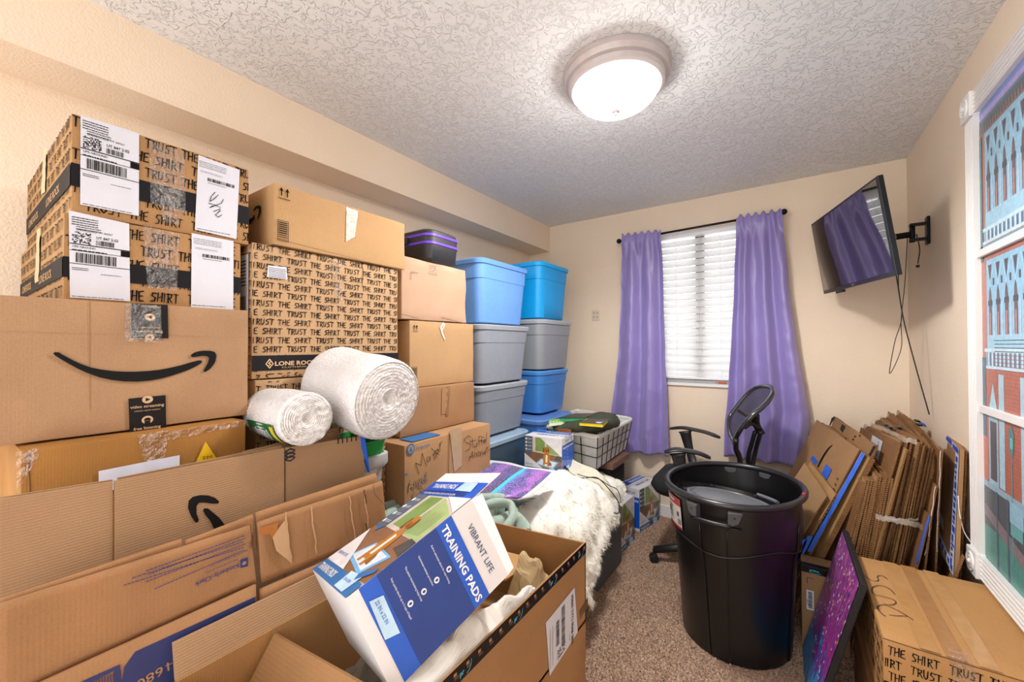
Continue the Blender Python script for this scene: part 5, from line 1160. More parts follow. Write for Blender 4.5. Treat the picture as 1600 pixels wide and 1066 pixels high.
# basket stand
st = thing('basket_stand', 'low brown wooden stand with dark woven panels below the wire basket', 'stand', (-1.15, 2.52, 0)); BRW = mat('stand_wood', '#6f5143', .5, var=.15, aniso_vec=(2, 30, 30), scale=10)
bev(fix(G().box(-1.27, -.91, 2.42, 2.74, .53, .572).mk('stand_top', BRW, st)), .004)
for a in ((-1.26, 2.43), (-1.26, 2.7), (-1.085, 2.43), (-1.085, 2.7)): G().box(a[0], a[0]+.03, a[1], a[1]+.03, 0, .53).mk('leg', BRW, st)
DKW = mat('dark_weave', '#2b2725', .7)
G().box(-1.24, -.94, 2.45, 2.71, .31, .53).mk('woven_drawer', DKW, st)
rg = G()
for k in range(22):
    for j in range(9):
        y = 2.455+.25*(k/22); z = .32+.022*j+(.02 if k % 2 else 0); rg.ball((-.938, y, z), .008, 6, 4)
rg.mk('weave_texture', DKW, st, kind='stuff')

# wire basket with liner
cA, cB, cC = at(838, 664, z=.78), at(934, 685, z=.78), at(988, 656, z=.78); cD = cA+(cC-cB)
bs = thing('wire_basket', 'black wire basket with a white cloth liner, filled with books and dark clothes', 'basket', tuple((cA+cB+cC+cD)/4-Vector((0, 0, .205))))
top = [cA, cB, cC, cD]; ctr = (cA+cB+cC+cD)/4; zb = .575
bot = [Vector((ctr.x+(p.x-ctr.x)*.86, ctr.y+(p.y-ctr.y)*.84, zb)) for p in top]
LIN = mat('liner_white', '#dcdad4', .85, var=.03, bump=.4, bscale=60)
def lat(u, v, ins=0):
    k = int(u) % 4; f_ = u-int(u); a = top[k].lerp(top[(k+1) % 4], f_); b2 = bot[k].lerp(bot[(k+1) % 4], f_); p = a.lerp(b2, v); c = Vector((ctr.x, ctr.y, p.z)); d = (p-c); return c+d*(1-ins/d.length)
for k in range(4):
    rr_ = []
    V = []; nn_, mm_ = 28, 12
    for j in range(mm_+1):
        for i in range(nn_+1):
            p = lat(k+i/nn_*.9999, j/mm_, .006+.010*abs(math.sin(i*.55))*math.sin(j/mm_*math.pi)+.004*noise.noise(Vector((i*.6, j*.8, k)))); V.append(p)
    mk('liner_side', V, [(j*(nn_+1)+i, j*(nn_+1)+i+1, (j+1)*(nn_+1)+i+1, (j+1)*(nn_+1)+i) for j in range(mm_) for i in range(nn_)], LIN, bs, smooth=True)
mk('liner_base', [b2+Vector((0, 0, .006)) for b2 in bot], [(0, 1, 2, 3)], LIN, bs)
cr = []
for k in range(4):
    for f_ in (.06, .3, .5, .7, .94): cr.append(lat(k+f_, 0, .0))
L = smoothline(cr+[cr[0]], 4); G().tube([p+Vector((0, 0, .003)) for p in L], [.015]*len(L), 10, squash=((0, 0, 1), .65)).mk('liner_rim', LIN, bs, smooth=True)
for v in (.32, .62, .98):
    G().tube([lat(k+f_, v) for k in range(4) for f_ in (0, .25, .5, .75)]+[lat(0, v)], .0026, 6).mk('wire', BM, bs)
for k, nw in enumerate((4, 7, 4, 7)):
    for i in range(nw): G().tube([lat(k+(i)/nw, 0), lat(k+i/nw, .5), lat(k+i/nw, .98)], .0026, 6).mk('wire', BM, bs)

# things in the basket
OLV = mat('olive_cloth', '#3d4130', .9, var=.2, scale=60, bump=.4, bscale=200)
cloth('olive_garment', 'dark olive folded garment lying on top of the wire basket', 'clothes',
  [[Z_(860, 662, .80), Z_(885, 655, .815), Z_(915, 652, .83), Z_(945, 648, .835), Z_(960, 651, .81)],
   [Z_(862, 668, .80), Z_(888, 662, .82), Z_(918, 660, .84), Z_(950, 654, .85), Z_(965, 660, .80)],
   [Z_(868, 672, .79), Z_(893, 669, .81), Z_(920, 668, .83), Z_(945, 664, .84), Z_(963, 664, .79)],
   [Z_(880, 674, .775), Z_(897, 674, .785), Z_(921, 675, .79), Z_(942, 672, .79), Z_(958, 667, .78)]], OLV, 7, .008, 9, 16, .02)
def book(name, label, quad, z, th, cover, page, extra=None):
    q = [at(a, b2, z=z) for a, b2 in quad]; t = thing(name, label, 'book', tuple(sum(q, Vector())/len(q)-Vector((0, 0, th))))
    fix(G().prism(q, (0, 0, -.002)).mk('cover', cover, t)); c = sum(q, Vector())/4
    fix(G().prism([c+(p-c)*.97-Vector((0, 0, .002)) for p in q], (0, 0, -th+.004)).mk('pages', page, t)); fix(G().prism([p-Vector((0, 0, th-.002)) for p in q], (0, 0, -.002)).mk('cover', cover, t))
    return t, q
BKC = mat('book_black', '#232323', .35); book('book', 'black covered book with green page edges at the back of the basket', [(873, 653.5), (913, 653), (932, 646), (898, 646)], .865, .024, BKC, mat('green_pages', '#2c9a5c', .6))
t, q = book('book', 'green and white patterned book at the left of the basket top', [(857, 661), (911, 655), (909, 651), (858, 656)], .845, .022, mat('book_green', '#8cc63f', .4), mat('white_pages', '#e4e8d8', .7))
f = Face(q[0], q[1]-q[0], q[3]-q[0]); i = Ink()
for k in range(9): i.rect(f, .01+k*.022, .0, .02+k*.022, .03, .0006)
i.mk('printed_pattern', mat('print_lime', '#e9f4d8', .4), t)
t, q = book('notebook', 'black notebook with a yellow edge on the olive garment', [(905, 661), (942, 664), (950, 656), (917, 654)], .872, .014, mat('yellow_cover', '#e6d21e', .4), mat('yellow_cover', 0))
f = Face(q[0], q[1]-q[0], q[3]-q[0]); i = Ink(); i.poly(f, [(f_.x, f_.y) for f_ in [Vector(((p-q[0]).dot(f.U), (p-q[0]).dot(f.V))) for p in q]], .0008); i.mk('black_cover', BKC, t)
i = Ink(); i.poly(f, [(.1+.018*math.cos(a), .045+.018*math.sin(a)) for a in np.linspace(0, 6.28, 16, endpoint=False)], .0018); i.text(f, 'FOREST', .075, .075, .01, off=.0018); i.mk('printed_emblem', WHITE, t)
q = [at(a, b2, z=.81) for a, b2 in ((899, 665), (936, 672), (944, 669), (906, 662))]; o = fix(G().prism(q, (0, 0, -.022)).mk('plastic_case', mat('teal_clear', '#8fb8ae', .2, alpha=.8))); tag(o, 'pale teal plastic case at the near corner of the basket', 'case')
q = [at(a, b2, z=.805) for a, b2 in ((871, 670), (892, 673), (894, 670), (873, 667))]; o = fix(G().prism(q, (0, 0, -.028)).mk('wooden_block', mat('block_wood', '#8a5230', .5, var=.2))); tag(o, 'small reddish wooden block at the front edge of the basket', 'block')

# ================================================================== office chair
OC = thing('office_chair', 'black mesh office chair with T-shaped armrests behind the trash can', 'chair', (-.42, 2.62, 0))
cc = Vector((-.40, 2.62, 0)); CH = mat('chair_plastic', '#1b1b1d', .42, bump=.1, bscale=400); FAB = mat('chair_fabric', '#131316', .9, bump=.4, bscale=500)
tips = [Vector((-.706, 2.483, 0)), Vector((-.69, 2.83, 0))]
a0 = math.atan2(tips[0].y-cc.y, tips[0].x-cc.x)
for k in range(5):
    a = a0-k*2*math.pi/5; d = Vector((math.cos(a), math.sin(a), 0)); tip = cc+d*.31
    o = G().tube([cc+Vector((0, 0, .115))+d*.02, cc+d*.15+Vector((0, 0, .105)), tip+Vector((0, 0, .075))], [.03, .026, .02], 10, squash=((0, 0, 1), 1)).mk('base_leg', CH, OC, smooth=True)
    s = d.cross(Vector((0, 0, 1))); cst = thing
    for sg in (-1, 1):
        c0 = tip+s*sg*.012+Vector((0, 0, .026)); g = G(); rings = []
        for off_, r_ in ((-.008, .018), (-.006, .026), (.006, .026), (.008, .018)): rings.append([c0+s*off_+(d*math.cos(t_)+Vector((0, 0, 1))*math.sin(t_))*r_ for t_ in np.linspace(0, 2*math.pi, 16, endpoint=False)])
        auto(g.loft(rings).mk('caster_wheel', CH, OC), 40)
    G().tube([tip+Vector((0, 0, .03)), tip+Vector((0, 0, .08))], .008, 8).mk('caster_stem', CH, OC)
G().tube([cc+Vector((0, 0, .08)), cc+Vector((0, 0, .42))], [.03, .022], 14).mk('gas_column', CH, OC, smooth=True)
g = G(); rings = []
for z, k in ((.43, .8), (.44, .95), (.475, 1.03), (.51, .98), (.525, .8), (.53, .4)):
    rings.append([Vector((cc.x-.03+x*k, cc.y+y*k, z+.01-.0*x)) for x, y in rrect(0, 0, .255, .25, .12, 8)])
auto(g.loft(rings).mk('seat', FAB, OC), 60)
def pad_(p0, p1, w=.03):
    p0, p1 = Vector(p0), Vector(p1); m_ = (p0+p1)/2+Vector((0, 0, .012)); L = smoothline([p0-Vector((0, 0, .008)), p0.lerp(m_, .5)+Vector((0, 0, .006)), m_, m_.lerp(p1, .5), p1-Vector((0, 0, .012))], 6)
    G().tube(L, [.026 if 0 < i < len(L)-1 else .016 for i in range(len(L))], 10, squash=((0, 0, 1), 1.7)).mk('armrest', CH, OC, smooth=True) if False else None
    g = G(); s = (p1-p0).cross(Vector((0, 0, 1))).normalized(); rings = []
    for i, p in enumerate(L):
        e = min(1, .45+min(i, len(L)-1-i)*.25); rings.append([p+s*w*e*math.cos(t_)+Vector((0, 0, 1))*.011*math.sin(t_)*(.6+.4*e) for t_ in np.linspace(0, 2*math.pi, 12, endpoint=False)])
    auto(g.loft(rings).mk('armrest', CH, OC), 50)
pa0, pa1 = at(1047, 668, z=.735), at(1125, 681, z=.725); pad_(pa0, pa1)
pb0, pb1 = at(1038, 704, z=.735), at(1110, 712, z=.725); pad_(pb0, pb1)
for p0, p1, sy in ((pa0, pa1, 1), (pb0, pb1, -1)):
    m_ = p0.lerp(p1, .38); g = G(); L = smoothline([m_+Vector((-.02, 0, -.008)), m_+Vector((.0, 0, -.1)), m_+Vector((.03, -.02*sy, -.2)), Vector((m_.x+.06, m_.y-.1*sy, .46))], 6)
    g.tube(L, [.045 if i == 0 else .038-.012*min(1, i/8) for i in range(len(L))], 10, squash=((1, 0, 0), .35)); g.mk('armrest_post', CH, OC, smooth=True)
# back: oval frame, mesh, bracket, uprights
fr_px = [(1147, 692, 2.56), (1140.5, 678, 2.66), (1138.5, 664, 2.73), (1140, 652, 2.78), (1148, 640, 2.8), (1160, 624, 2.82), (1172, 612, 2.82), (1183, 605.5, 2.8), (1196, 603.5, 2.74), (1205, 605, 2.66), (1208, 612, 2.58), (1204, 622, 2.52), (1193, 635, 2.47), (1180, 646, 2.44), (1170, 655, 2.43), (1160, 667, 2.44), (1152, 680, 2.48)]
ov = [at(a, b2, y=y) for a, b2, y in fr_px]; ovs = smoothline(ov+[ov[0]], 5); FRM = mat('chair_frame', '#2c2c30', .22, coat=.5)
G().tube(ovs, .0125, 10, cap=False).mk('back_frame', FRM, OC, smooth=True)
ctr_ = sum(ov, Vector())/len(ov)
MSH = mat('chair_mesh', '#35323a', .8, alpha=.82, bump=.5, bscale=600)
V = [ctr_+Vector((.012, .004, 0))]; Fc = []
for k in (.35, .7, 1.0): V += [ctr_+(p-ctr_)*k+Vector((.012, .004, 0))*(1-k) for p in ovs[:-1]]
n_ = len(ovs)-1
for j in range(n_): Fc.append((0, 1+j, 1+(j+1) % n_))
for r_ in range(2):
    for j in range(n_): Fc.append((1+r_*n_+j, 1+(r_+1)*n_+j, 1+(r_+1)*n_+(j+1) % n_, 1+r_*n_+(j+1) % n_))
mk('back_mesh', V, Fc, MSH, OC, smooth=True)
G().tube(smoothline([at(1152, 640, y=2.74), at(1165, 648, y=2.64), at(1178, 650, y=2.5)], 6), .012, 8, squash=((0, 0, 1), .3)).mk('mesh_band', CH, OC, smooth=True)
G().tube(smoothline([at(1180, 648, y=2.46), at(1181, 662, y=2.52), at(1187, 674, y=2.55), at(1190, 678, y=2.56)], 6), [.024]*19 if False else .02, 10, squash=((1, 0, 0), .5)).mk('back_bracket', CH, OC, smooth=True)
G().tube(smoothline([at(1163, 668, y=2.47), at(1174, 662, y=2.5), at(1184, 668, y=2.53)], 6), .012, 8).mk('back_bracket', CH, OC, smooth=True)
for dx in (0, 9):
    G().tube(smoothline([at(1180+dx, 674, y=2.56-dx*.004), at(1174+dx, 695, y=2.58), at(1169+dx, 716, y=2.6), Vector((-.2, 2.62-.004*dx, .5)), Vector((-.3, 2.62, .44))], 6), .0115, 8).mk('back_upright', CH, OC, smooth=True)
G().tube(smoothline([at(1150, 686, y=2.49), at(1150, 702, y=2.52), at(1156, 720, y=2.55), Vector((-.24, 2.56, .5))], 6), .014, 8, squash=((1, 0, 0), 1.5)).mk('back_lower_arm', CH, OC, smooth=True)

# ================================================================== trash can
tc0 = Vector((-.217, 2.086, 0)); tcn = thing('trash_can', 'big round black plastic trash can with side handles and a red and white sticker', 'trash can', tuple(tc0))
TCM = mat('can_black', '#0e0e10', .33, var=.05, bump=.04, bscale=120, spec=.6); nA = 120; HA = math.radians(-98)   # handle faces the room
def can_r(z, a):
    """radius of the outer wall: tapered, slightly oval at the lip, one step, facing ribs"""
    k = z/.69; r = .213+.060*k
    oval = 1+(.10*k)*math.cos(2*(a-math.radians(78)))
    zs = .46+.035*(1-math.cos(4*(a-HA)))*.5
    if z > zs: r += .012
    d = (a-HA+math.pi) % (2*math.pi)-math.pi
    for q in (0, 2, 4, 6):
        dd = abs((a-HA-q*math.pi/4+math.pi) % (2*math.pi)-math.pi)
        if dd < .17 and z < .62: r += .0035
    return r*oval
zs_ = [0, .006, .02]+list(np.linspace(.05, .44, 14))+list(np.linspace(.455, .51, 12))+list(np.linspace(.53, .672, 8))
rings = []
for z in zs_:
    sh = .985 if z == 0 else 1
    rings.append([tc0+Vector((math.cos(a)*can_r(z, a)*sh, math.sin(a)*can_r(z, a)*sh, z)) for a in np.linspace(0, 2*math.pi, nA, endpoint=False)])
ins = [[tc0+Vector((math.cos(a)*(can_r(z, a)-.006), math.sin(a)*(can_r(z, a)-.006), z)) for a in np.linspace(0, 2*math.pi, nA, endpoint=False)] for z in (.672, .5, .3, .1, .01)]
g = G().loft(rings+ins, True); auto(g.mk('can_wall', TCM, tcn), 25)
rim = [tc0+Vector((math.cos(a)*(can_r(.672, a)+.008), math.sin(a)*(can_r(.672, a)+.008), .683)) for a in np.linspace(0, 2*math.pi, nA+1)]
G().tube(rim, .0135, 10, cap=False).mk('rim', mat('can_rim', '#1d1d20', .3, spec=.7), tcn, smooth=True)
def wallpt(z, a, o=0): r = can_r(z, a)+o; return tc0+Vector((math.cos(a)*r, math.sin(a)*r, z))
G().tube([wallpt(.463+.035*(1-math.cos(4*(a-HA)))*.5, a, .002) for a in np.linspace(0, 2*math.pi, nA+1)], .0035, 6, cap=False).mk('shoulder_ridge', TCM, tcn, smooth=True)
for q in (0, 2, 4, 6):
    for sg in (-1, 1):
        a = HA+q*math.pi/4+sg*.17; G().tube([wallpt(z, a, .0) for z in np.linspace(.01, .58, 16)], .0026, 5).mk('wall_rib', TCM, tcn, smooth=True)
GRY = mat('handle_grey', '#4c4c50', .5, bump=.2, bscale=200)
for ha in (HA+.02, HA+.02+math.pi):
    def hp(da, dr, z): a = ha+da; r = can_r(.64, a)+dr; return tc0+Vector((math.cos(a)*r, math.sin(a)*r, z))
    for sg in (-1, 1):
        g = G(); P8 = [hp(sg*.17, -.004, .672), hp(sg*.36, -.004, .672), hp(sg*.30, -.004, .615), hp(sg*.17, -.004, .60)]
        P9 = [hp(sg*.17, .036, .664), hp(sg*.33, .024, .664), hp(sg*.28, .026, .622), hp(sg*.17, .036, .607)]
        g.v = P8+P9; g.f = [(0, 1, 2, 3), (7, 6, 5, 4), (0, 4, 5, 1), (1, 5, 6, 2), (2, 6, 7, 3), (3, 7, 4, 0)]; bev(fix(g.mk('handle_bracket', GRY, tcn)), .003)
        G().ball(hp(sg*.24, .031, .645), .0035, 8, 5).mk('bracket_hole', BLACKP, tcn)
    G().tube([hp(d_, .031, .612) for d_ in np.linspace(-.2, .2, 9)], .0095, 8).mk('handle_grip', BLACKP, tcn, smooth=True)
    G().tube([hp(d_, -.001, .592) for d_ in np.linspace(-.32, .32, 9)], .004, 6).mk('handle_rib', BLACKP, tcn, smooth=True)
# sticker wrapped on the wall
def wrapd(a0_, a1_, z0_, z1_, off, mt, nm, par, n=12, cutl=0):
    g = G(); V = []
    for z in (z0_, z1_):
        for i in range(n+1): a = a0_+(a1_-a0_)*i/n; r = can_r(.6, a)*((.213+.060*z/.69)/(.213+.060*.6/.69))+off; V.append(tc0+Vector((math.cos(a)*r, math.sin(a)*r, z)))
    g.v = V; g.f = [(i, i+1, n+2+i, n+1+i) for i in range(n)]; return g.mk(nm, mt, par, smooth=True)
SA, SB = HA-.92, HA-.48; RED = mat('sticker_red', '#b3202c', .35)
stk = wrapd(SA, SB, .51, .645, .0055, mat('sticker_white', '#dcd8d2', .35), 'sticker', tcn)
wrapd(SA, SB, .612, .645, .0065, RED, 'sticker_band', stk); wrapd(SA, SB, .51, .521, .0065, RED, 'sticker_band', stk)
for k in range(14): wrapd(SB-.09+.006*k, SB-.0875+.006*k, .53, .555, .007, INK, 'sticker_barcode', stk, 1)
for k in range(5): wrapd(SA+.05, SA+.05+random.uniform(.08, .2), .545+.012*k, .549+.012*k, .007, INK2, 'sticker_print', stk, 4)
wrapd(SA+.04, SA+.1, .56, .585, .0072, INK, 'sticker_print', stk, 3); wrapd(SA+.03, SA+.3, .625, .634, .0075, mat('sticker_white', 0), 'sticker_print', stk, 5); wrapd(SB-.1, SB-.05, .565, .585, .0072, BLUEINK, 'sticker_print', stk, 3)
rr0 = can_r(.672, -.12)+.008; o = G().ball((tc0.x+rr0*math.cos(-.12), tc0.y+rr0*math.sin(-.12), .694), .008, 8, 5).mk('red_tag', RED, tcn)
# lid dropped inside, tilted
ld_ = thing('round_lid', 'dark grey round lid lying tilted inside the black trash can', 'lid', (-.25, 2.05, .55)); LG = mat('lid_dark', '#77787c', .3, spec=.7)
Ml = Matrix.Translation(Vector((-.235, 2.09, .60))) @ Matrix.Rotation(math.radians(-7), 4, 'X') @ Matrix.Rotation(math.radians(4), 4, 'Y')
def disc(prof, nm, mt): 
    g = G(); g.loft([[Ml @ Vector((r*math.cos(a), r*math.sin(a), z)) for a in np.linspace(0, 2*math.pi, 72, endpoint=False)] for r, z in prof], True); auto(g.mk(nm, mt, ld_), 30)
disc([(.236, -.02), (.24, .0), (.232, .012), (.222, .012), (.218, -.005), (.2, -.008)], 'lid_rim', BLACKP)
disc([(.2, -.012), (.2, -.006), (.175, .006), (.165, .006), (.16, -.002), (.15, -.004), (.146, .008), (.02, .016)], 'lid_dome', LG)
for a in (60, 120, 200, 300): 
    a = math.radians(a); c0 = Ml @ Vector((.19*math.cos(a), .19*math.sin(a), .01)); G().ball(c0, .012, 8, 5).mk('lid_clip', BLACKP, ld_)
hb = [Ml @ Vector((.225*math.cos(a), .225*math.sin(a), .016)) for a in np.linspace(.6, 1.1, 8)]; G().tube(hb, .008, 8).mk('lid_latch', LG, ld_)
#PART6
# ================================================================== right side: cartons and canvas in front
KY = card('kraft_bright2', '#d3a067', axis='x', flute=.4, wear=.05)
random.seed(21)
b = carton('shirt_carton', 'wide yellowish carton with scrawled letters on its taped top, right foreground', .213, .562, 1.545, 2.085, .235, .48, KY, warp=.003); f, tf, lf = b['front'], b['top'], b['left']
ff = Face((.213, 1.545, .235), (1, 0, 0), (0, 0, 1)); lf = Face((.213, 2.085, .235), (0, -1, 0), (0, 0, 1)); tf = Face((.213, 1.545, .48), (1, 0, 0), (0, 1, 0))
i = Ink(); u, v = ff.hit(1360, 1008)
for k in range(5):
    u = -.06 if k % 2 == 0 else -.135
    while u < .35:
        for _ in (0,): i.hand(ff, 'TRUST THE SHIRT', u, .245-.042-.036*k, .022, .003, clip=(.003, .003, .346, .243), sx=.74)
        u += .192
for k in range(5):
    u = -.06 if k % 2 else -.15
    while u < .54: i.hand(lf, 'TRUST THE SHIRT', u, .245-.042-.036*k, .022, .003, clip=(.003, .003, .537, .243), sx=.74); u += .192
i.mk('printed_lettering', INK, b['o'])
k = Ink(); k.rect(ff, 0, .065, .349, .125, .0014); k.mk('printed_band', mat('black_band', 0), b['o'])
i = Ink(); Z = lambda L: zz((1230, 800), 4.008, L)
for L in ([(480, 400), (505, 418), (535, 434), (562, 436), (572, 428), (565, 412), (572, 402), (600, 405), (628, 425)], [(675, 520), (650, 492), (610, 470), (570, 464), (540, 472), (530, 488), (535, 508), (560, 524), (600, 533), (645, 545), (675, 560), (680, 574), (655, 585), (610, 583), (575, 590), (566, 604), (578, 625), (598, 645), (615, 656)], [(610, 583), (650, 600), (700, 625), (750, 655), (788, 682), (760, 662), (720, 655), (680, 654), (640, 648)]):
    P3 = smoothline([Vector((*tf.hit(*q), 0)) for q in Z(L)], 4); i.stroke(tf, [(p.x, p.y) for p in P3], .0028, .002)
i.mk('handwriting', INK2, b['o'])
for (a0, a1, nm, c_) in ((.075, .115, 'tape_a', '#c08f5a'), (.125, .165, 'tape_b', '#b08050'), (.185, .225, 'tape_c', '#c69660')):
    g = G(); 
    for j in range(13): g.v += [tf.p(a0, j*.54/12, .0012+random.random()*.0006), tf.p(a1, j*.54/12, .0012+random.random()*.0006)]
    g.f = [(2*j, 2*j+1, 2*j+3, 2*j+2) for j in range(12)]; g.mk('brown_tape', mat(nm, c_, .25, coat=.4, bump=.3, bscale=40), b['o'])
clear_strip(b['o'], ff, [(1480, 1010), (1520, 1022), (1530, 1066), (1490, 1066)]); i = Ink(); i.stroke(ff, [(.0, .243), (.06, .241), (.35, .2425)], .0022, .002); i.mk('flap_gap', SH, b['o'])
b = carton('plain_carton', 'dark plain carton under the wide yellowish carton', .20, .56, 1.56, 2.08, 0, .232, KR[4])
i = Ink(); f = b['front']; i.rect(f, .02, .12, .12, .19, .003); i.mk('paper_label', WHITE, b['o'])

# canvas painting leaning on the carton
ft_, fb_, nt_, nb_ = Vector((.176, 2.142, .552)), Vector((.036, 2.15, .004)), Vector((.181, 1.69, .552)), Vector((.041, 1.70, .004))
cv_ = thing('canvas_painting', 'starry purple and blue painted canvas with black edges, leaning on the carton', 'painting', (.1, 1.92, 0))
nn = (nt_-ft_).cross(fb_-ft_).normalized(); nn = nn if nn.x > 0 else -nn
bev(fix(G().prism([ft_, nt_, nb_, fb_], nn*.02).mk('canvas_frame', mat('canvas_black', '#121214', .6, bump=.3, bscale=150), cv_)), .003)
PA = bpy.data.materials.new('painted_canvas'); PA.use_nodes = True; nt = PA.node_tree; N = nt.nodes; L_ = nt.links; b_ = N['Principled BSDF']
uvn = N.new('ShaderNodeUVMap'); uvn.uv_map = 'UVMap'; sp = N.new('ShaderNodeSeparateXYZ'); L_.new(uvn.outputs[0], sp.inputs[0])
mp = N.new('ShaderNodeMapping'); mp.inputs['Scale'].default_value = (9, 3, 1); L_.new(uvn.outputs[0], mp.inputs[0])
n1 = N.new('ShaderNodeTexNoise'); n1.inputs['Scale'].default_value = 2.2; n1.inputs['Detail'].default_value = 7; L_.new(mp.outputs[0], n1.inputs[0])
t1 = math_('ADD', math_('MULTIPLY', sp.outputs[1], .75), math_('MULTIPLY', n1.outputs[0], .9)); t1 = math_('ADD', t1, -.16)
rp = N.new('ShaderNodeValToRGB'); e = rp.color_ramp.elements; e[0].position = .2; e[0].color = rgb('#0d3f8a')+(1,); e[1].position = 1; e[1].color = rgb('#8d3a8e')+(1,)
for p, c_ in ((.32, '#1f7fc8'), (.4, '#4aa0d8'), (.48, '#3a4aa8'), (.56, '#7a3a98'), (.64, '#c23c96'), (.7, '#5a2f80'), (.78, '#b2469c'), (.86, '#4b2a70'), (.93, '#c460a8')): q = e.new(p); q.color = rgb(c_)+(1,)
L_.new(t1, rp.inputs[0])
vo = N.new('ShaderNodeTexVoronoi'); vo.inputs['Scale'].default_value = 26; L_.new(uvn.outputs[0], vo.inputs[0]); dot = math_('LESS_THAN', vo.outputs['Distance'], .28)
vc = N.new('ShaderNodeSeparateColor'); L_.new(vo.outputs['Color'], vc.inputs[0]); dot = math_('MULTIPLY', dot, math_('GREATER_THAN', vc.outputs[0], .55)); dot = math_('MULTIPLY', dot, math_('GREATER_THAN', sp.outputs[1], .2))
mxc = N.new('ShaderNodeMixRGB'); L_.new(math_('GREATER_THAN', vc.outputs[1], .6), mxc.inputs[0]); mxc.inputs[1].default_value = (.85, .85, .95, 1); mxc.inputs[2].default_value = rgb('#e0c850')+(1,)
m1 = N.new('ShaderNodeMixRGB'); L_.new(dot, m1.inputs[0]); L_.new(rp.outputs[0], m1.inputs[1]); L_.new(mxc.outputs[0], m1.inputs[2]); L_.new(m1.outputs[0], b_.inputs['Base Color']); b_.inputs['Roughness'].default_value = .35
bp = N.new('ShaderNodeBump'); bp.inputs['Strength'].default_value = .5; bp.inputs['Distance'].default_value = .002; L_.new(n1.outputs[0], bp.inputs['Height']); L_.new(bp.outputs[0], b_.inputs['Normal'])
ip = lambda u, v: (fb_.lerp(nb_, u)).lerp(ft_.lerp(nt_, u), v)-nn*.0012
mk('painted_face', [ip(.012, .012), ip(.988, .012), ip(.988, .988), ip(.012, .988)], [(0, 1, 2, 3)], PA, cv_, uv=[(0, 0), (1, 0), (1, 1), (0, 1)])

# tall narrow carton beside the can
b = carton('narrow_carton', 'tall narrow tan carton with a barcode sticker, between the trash can and the canvas', .035, .2, 2.185, 2.30, 0, .345, card('kraft_tan3', '#b08a64', wear=.05)); f = b['front']; f = Face((.035, 2.185, 0), (1, 0, 0), (0, 0, 1))
i = Ink(); i.rect(f, 0, .317, .165, .345, .0014); tf = Face((.035, 2.185, .345), (1, 0, 0), (0, 1, 0)); i.rect(tf, 0, .0, .165, .03, .0014); tp = i.mk('printed_tape', BLACKTAPE, b['o'])
w = Ink(); w.text(f, 'prime', .03, .327, .01, off=.002, bold=.02); w.stroke(f, [(.03, .323), (.05, .319), (.07, .323)], .0018, .002); w.mk('tape_lettering', mat('cyan_print', 0), tp)
i = Ink(); u0, v1 = f.hit(1260, 921); u1, v0 = f.hit(1272, 955); i.rect(f, u0, v0, u1, v1, .0014); st_ = i.mk('barcode_sticker', WHITE, b['o']); i = Ink(); i.bars(f, u0+.006, v0+.008, u1-.006, v1-.006, 30, True, .002); i.mk('barcode_print', INK, st_)
i = Ink()
for L in ([(.022, .27), (.022, .295), (.045, .295)], [(.1, .295), (.12, .295), (.12, .27)], [(.022, .2), (.022, .18), (.035, .18)], [(.12, .2), (.12, .18), (.105, .18)], [(.01, .02), (.03, .02)]): i.stroke(f, L, .002, .0014)
i.mk('corner_marks', INK, b['o'])

# ================================================================== flattened boxes leaning in the corner
def corr_edge():
    M = card('corrugated_edge', '#9a7048', axis='z', pitch=.009, flute=2.5, wear=.2); return M
CE = corr_edge(); KS_ = [card('sheet_a', '#b48b62', wear=.1), card('sheet_b', '#a87c52', wear=.14), card('sheet_c', '#bd966c', wear=.08), card('sheet_d', '#9a6f48', wear=.15), card('sheet_e', '#c49a66', wear=.08)]
BT = mat('blue_tape', 0)
def sheet(parent, name, nt__, ft__, nb__, th=.005, m_=None, zb=.012, label=None, jag=.006):
    """board given by near top, far top and near foot (world points); carried down to the floor"""
    nt__, ft__, nb__ = Vector(nt__), Vector(ft__), Vector(nb__); d = nb__-nt__; d = d*((nt__.z-zb)/(nt__.z-nb__.z)); nb2 = nt__+d; fb2 = ft__+d*((ft__.z-zb)/(nt__.z-zb)); n = 7
    N_ = (nt__-ft__).cross(d).normalized(); N_ = N_ if N_.x > 0 else -N_
    def edge(a, b2, k): 
        out = []
        for i in range(k+1):
            p = a.lerp(b2, i/k)
            if 0 < i < k: p = p+Vector((random.uniform(-1, 1)*jag*.4, random.uniform(-1, 1)*jag, random.uniform(-1, 1)*jag*.3))
            out.append(p)
        return out
    top_ = edge(nt__, ft__, n); far_ = edge(ft__, fb2, n)[1:]; bot_ = edge(fb2, nb2, 2)[1:]; near_ = edge(nb2, nt__, n)[1:-1]
    P = top_+far_+bot_+near_; k = len(P); V = [p for p in P]+[p+N_*th for p in P]
    F_ = [tuple(range(k)), tuple(reversed(range(k, 2*k)))]+[(j, k+j, k+(j+1) % k, (j+1) % k) for j in range(k)]
    o = mk(name, V, F_, [m_ or random.choice(KS_), CE], parent, label=label)
    for p in o.data.polygons[2:]: p.material_index = 1
    fix(o); fa = Face(nb2, (fb2-nb2), (nt__-nb2)); fa.V = (fa.V-fa.U*fa.V.dot(fa.U)).normalized(); fa.N = -N_; return o, fa
def loose(name, label, yN, yF, ntp, ftp, nbp, **k):
    o, fa = sheet(None, name, at(*ntp, y=yN), at(*ftp, y=yF), at(*nbp, y=yN), **k); tag(o, label, 'cardboard', 'loose flattened boxes against the bundle'); return o, fa
random.seed(31)
o, fa = loose('flattened_box', 'large flattened box with a thin smile and blue tape squares, facing the trash can', 2.36, 2.95, (1343, 702), (1276, 656), (1262, 850), m_=KS_[0])
i = Ink(); Z = lambda L: zz((1240, 640), 6.6625, L)
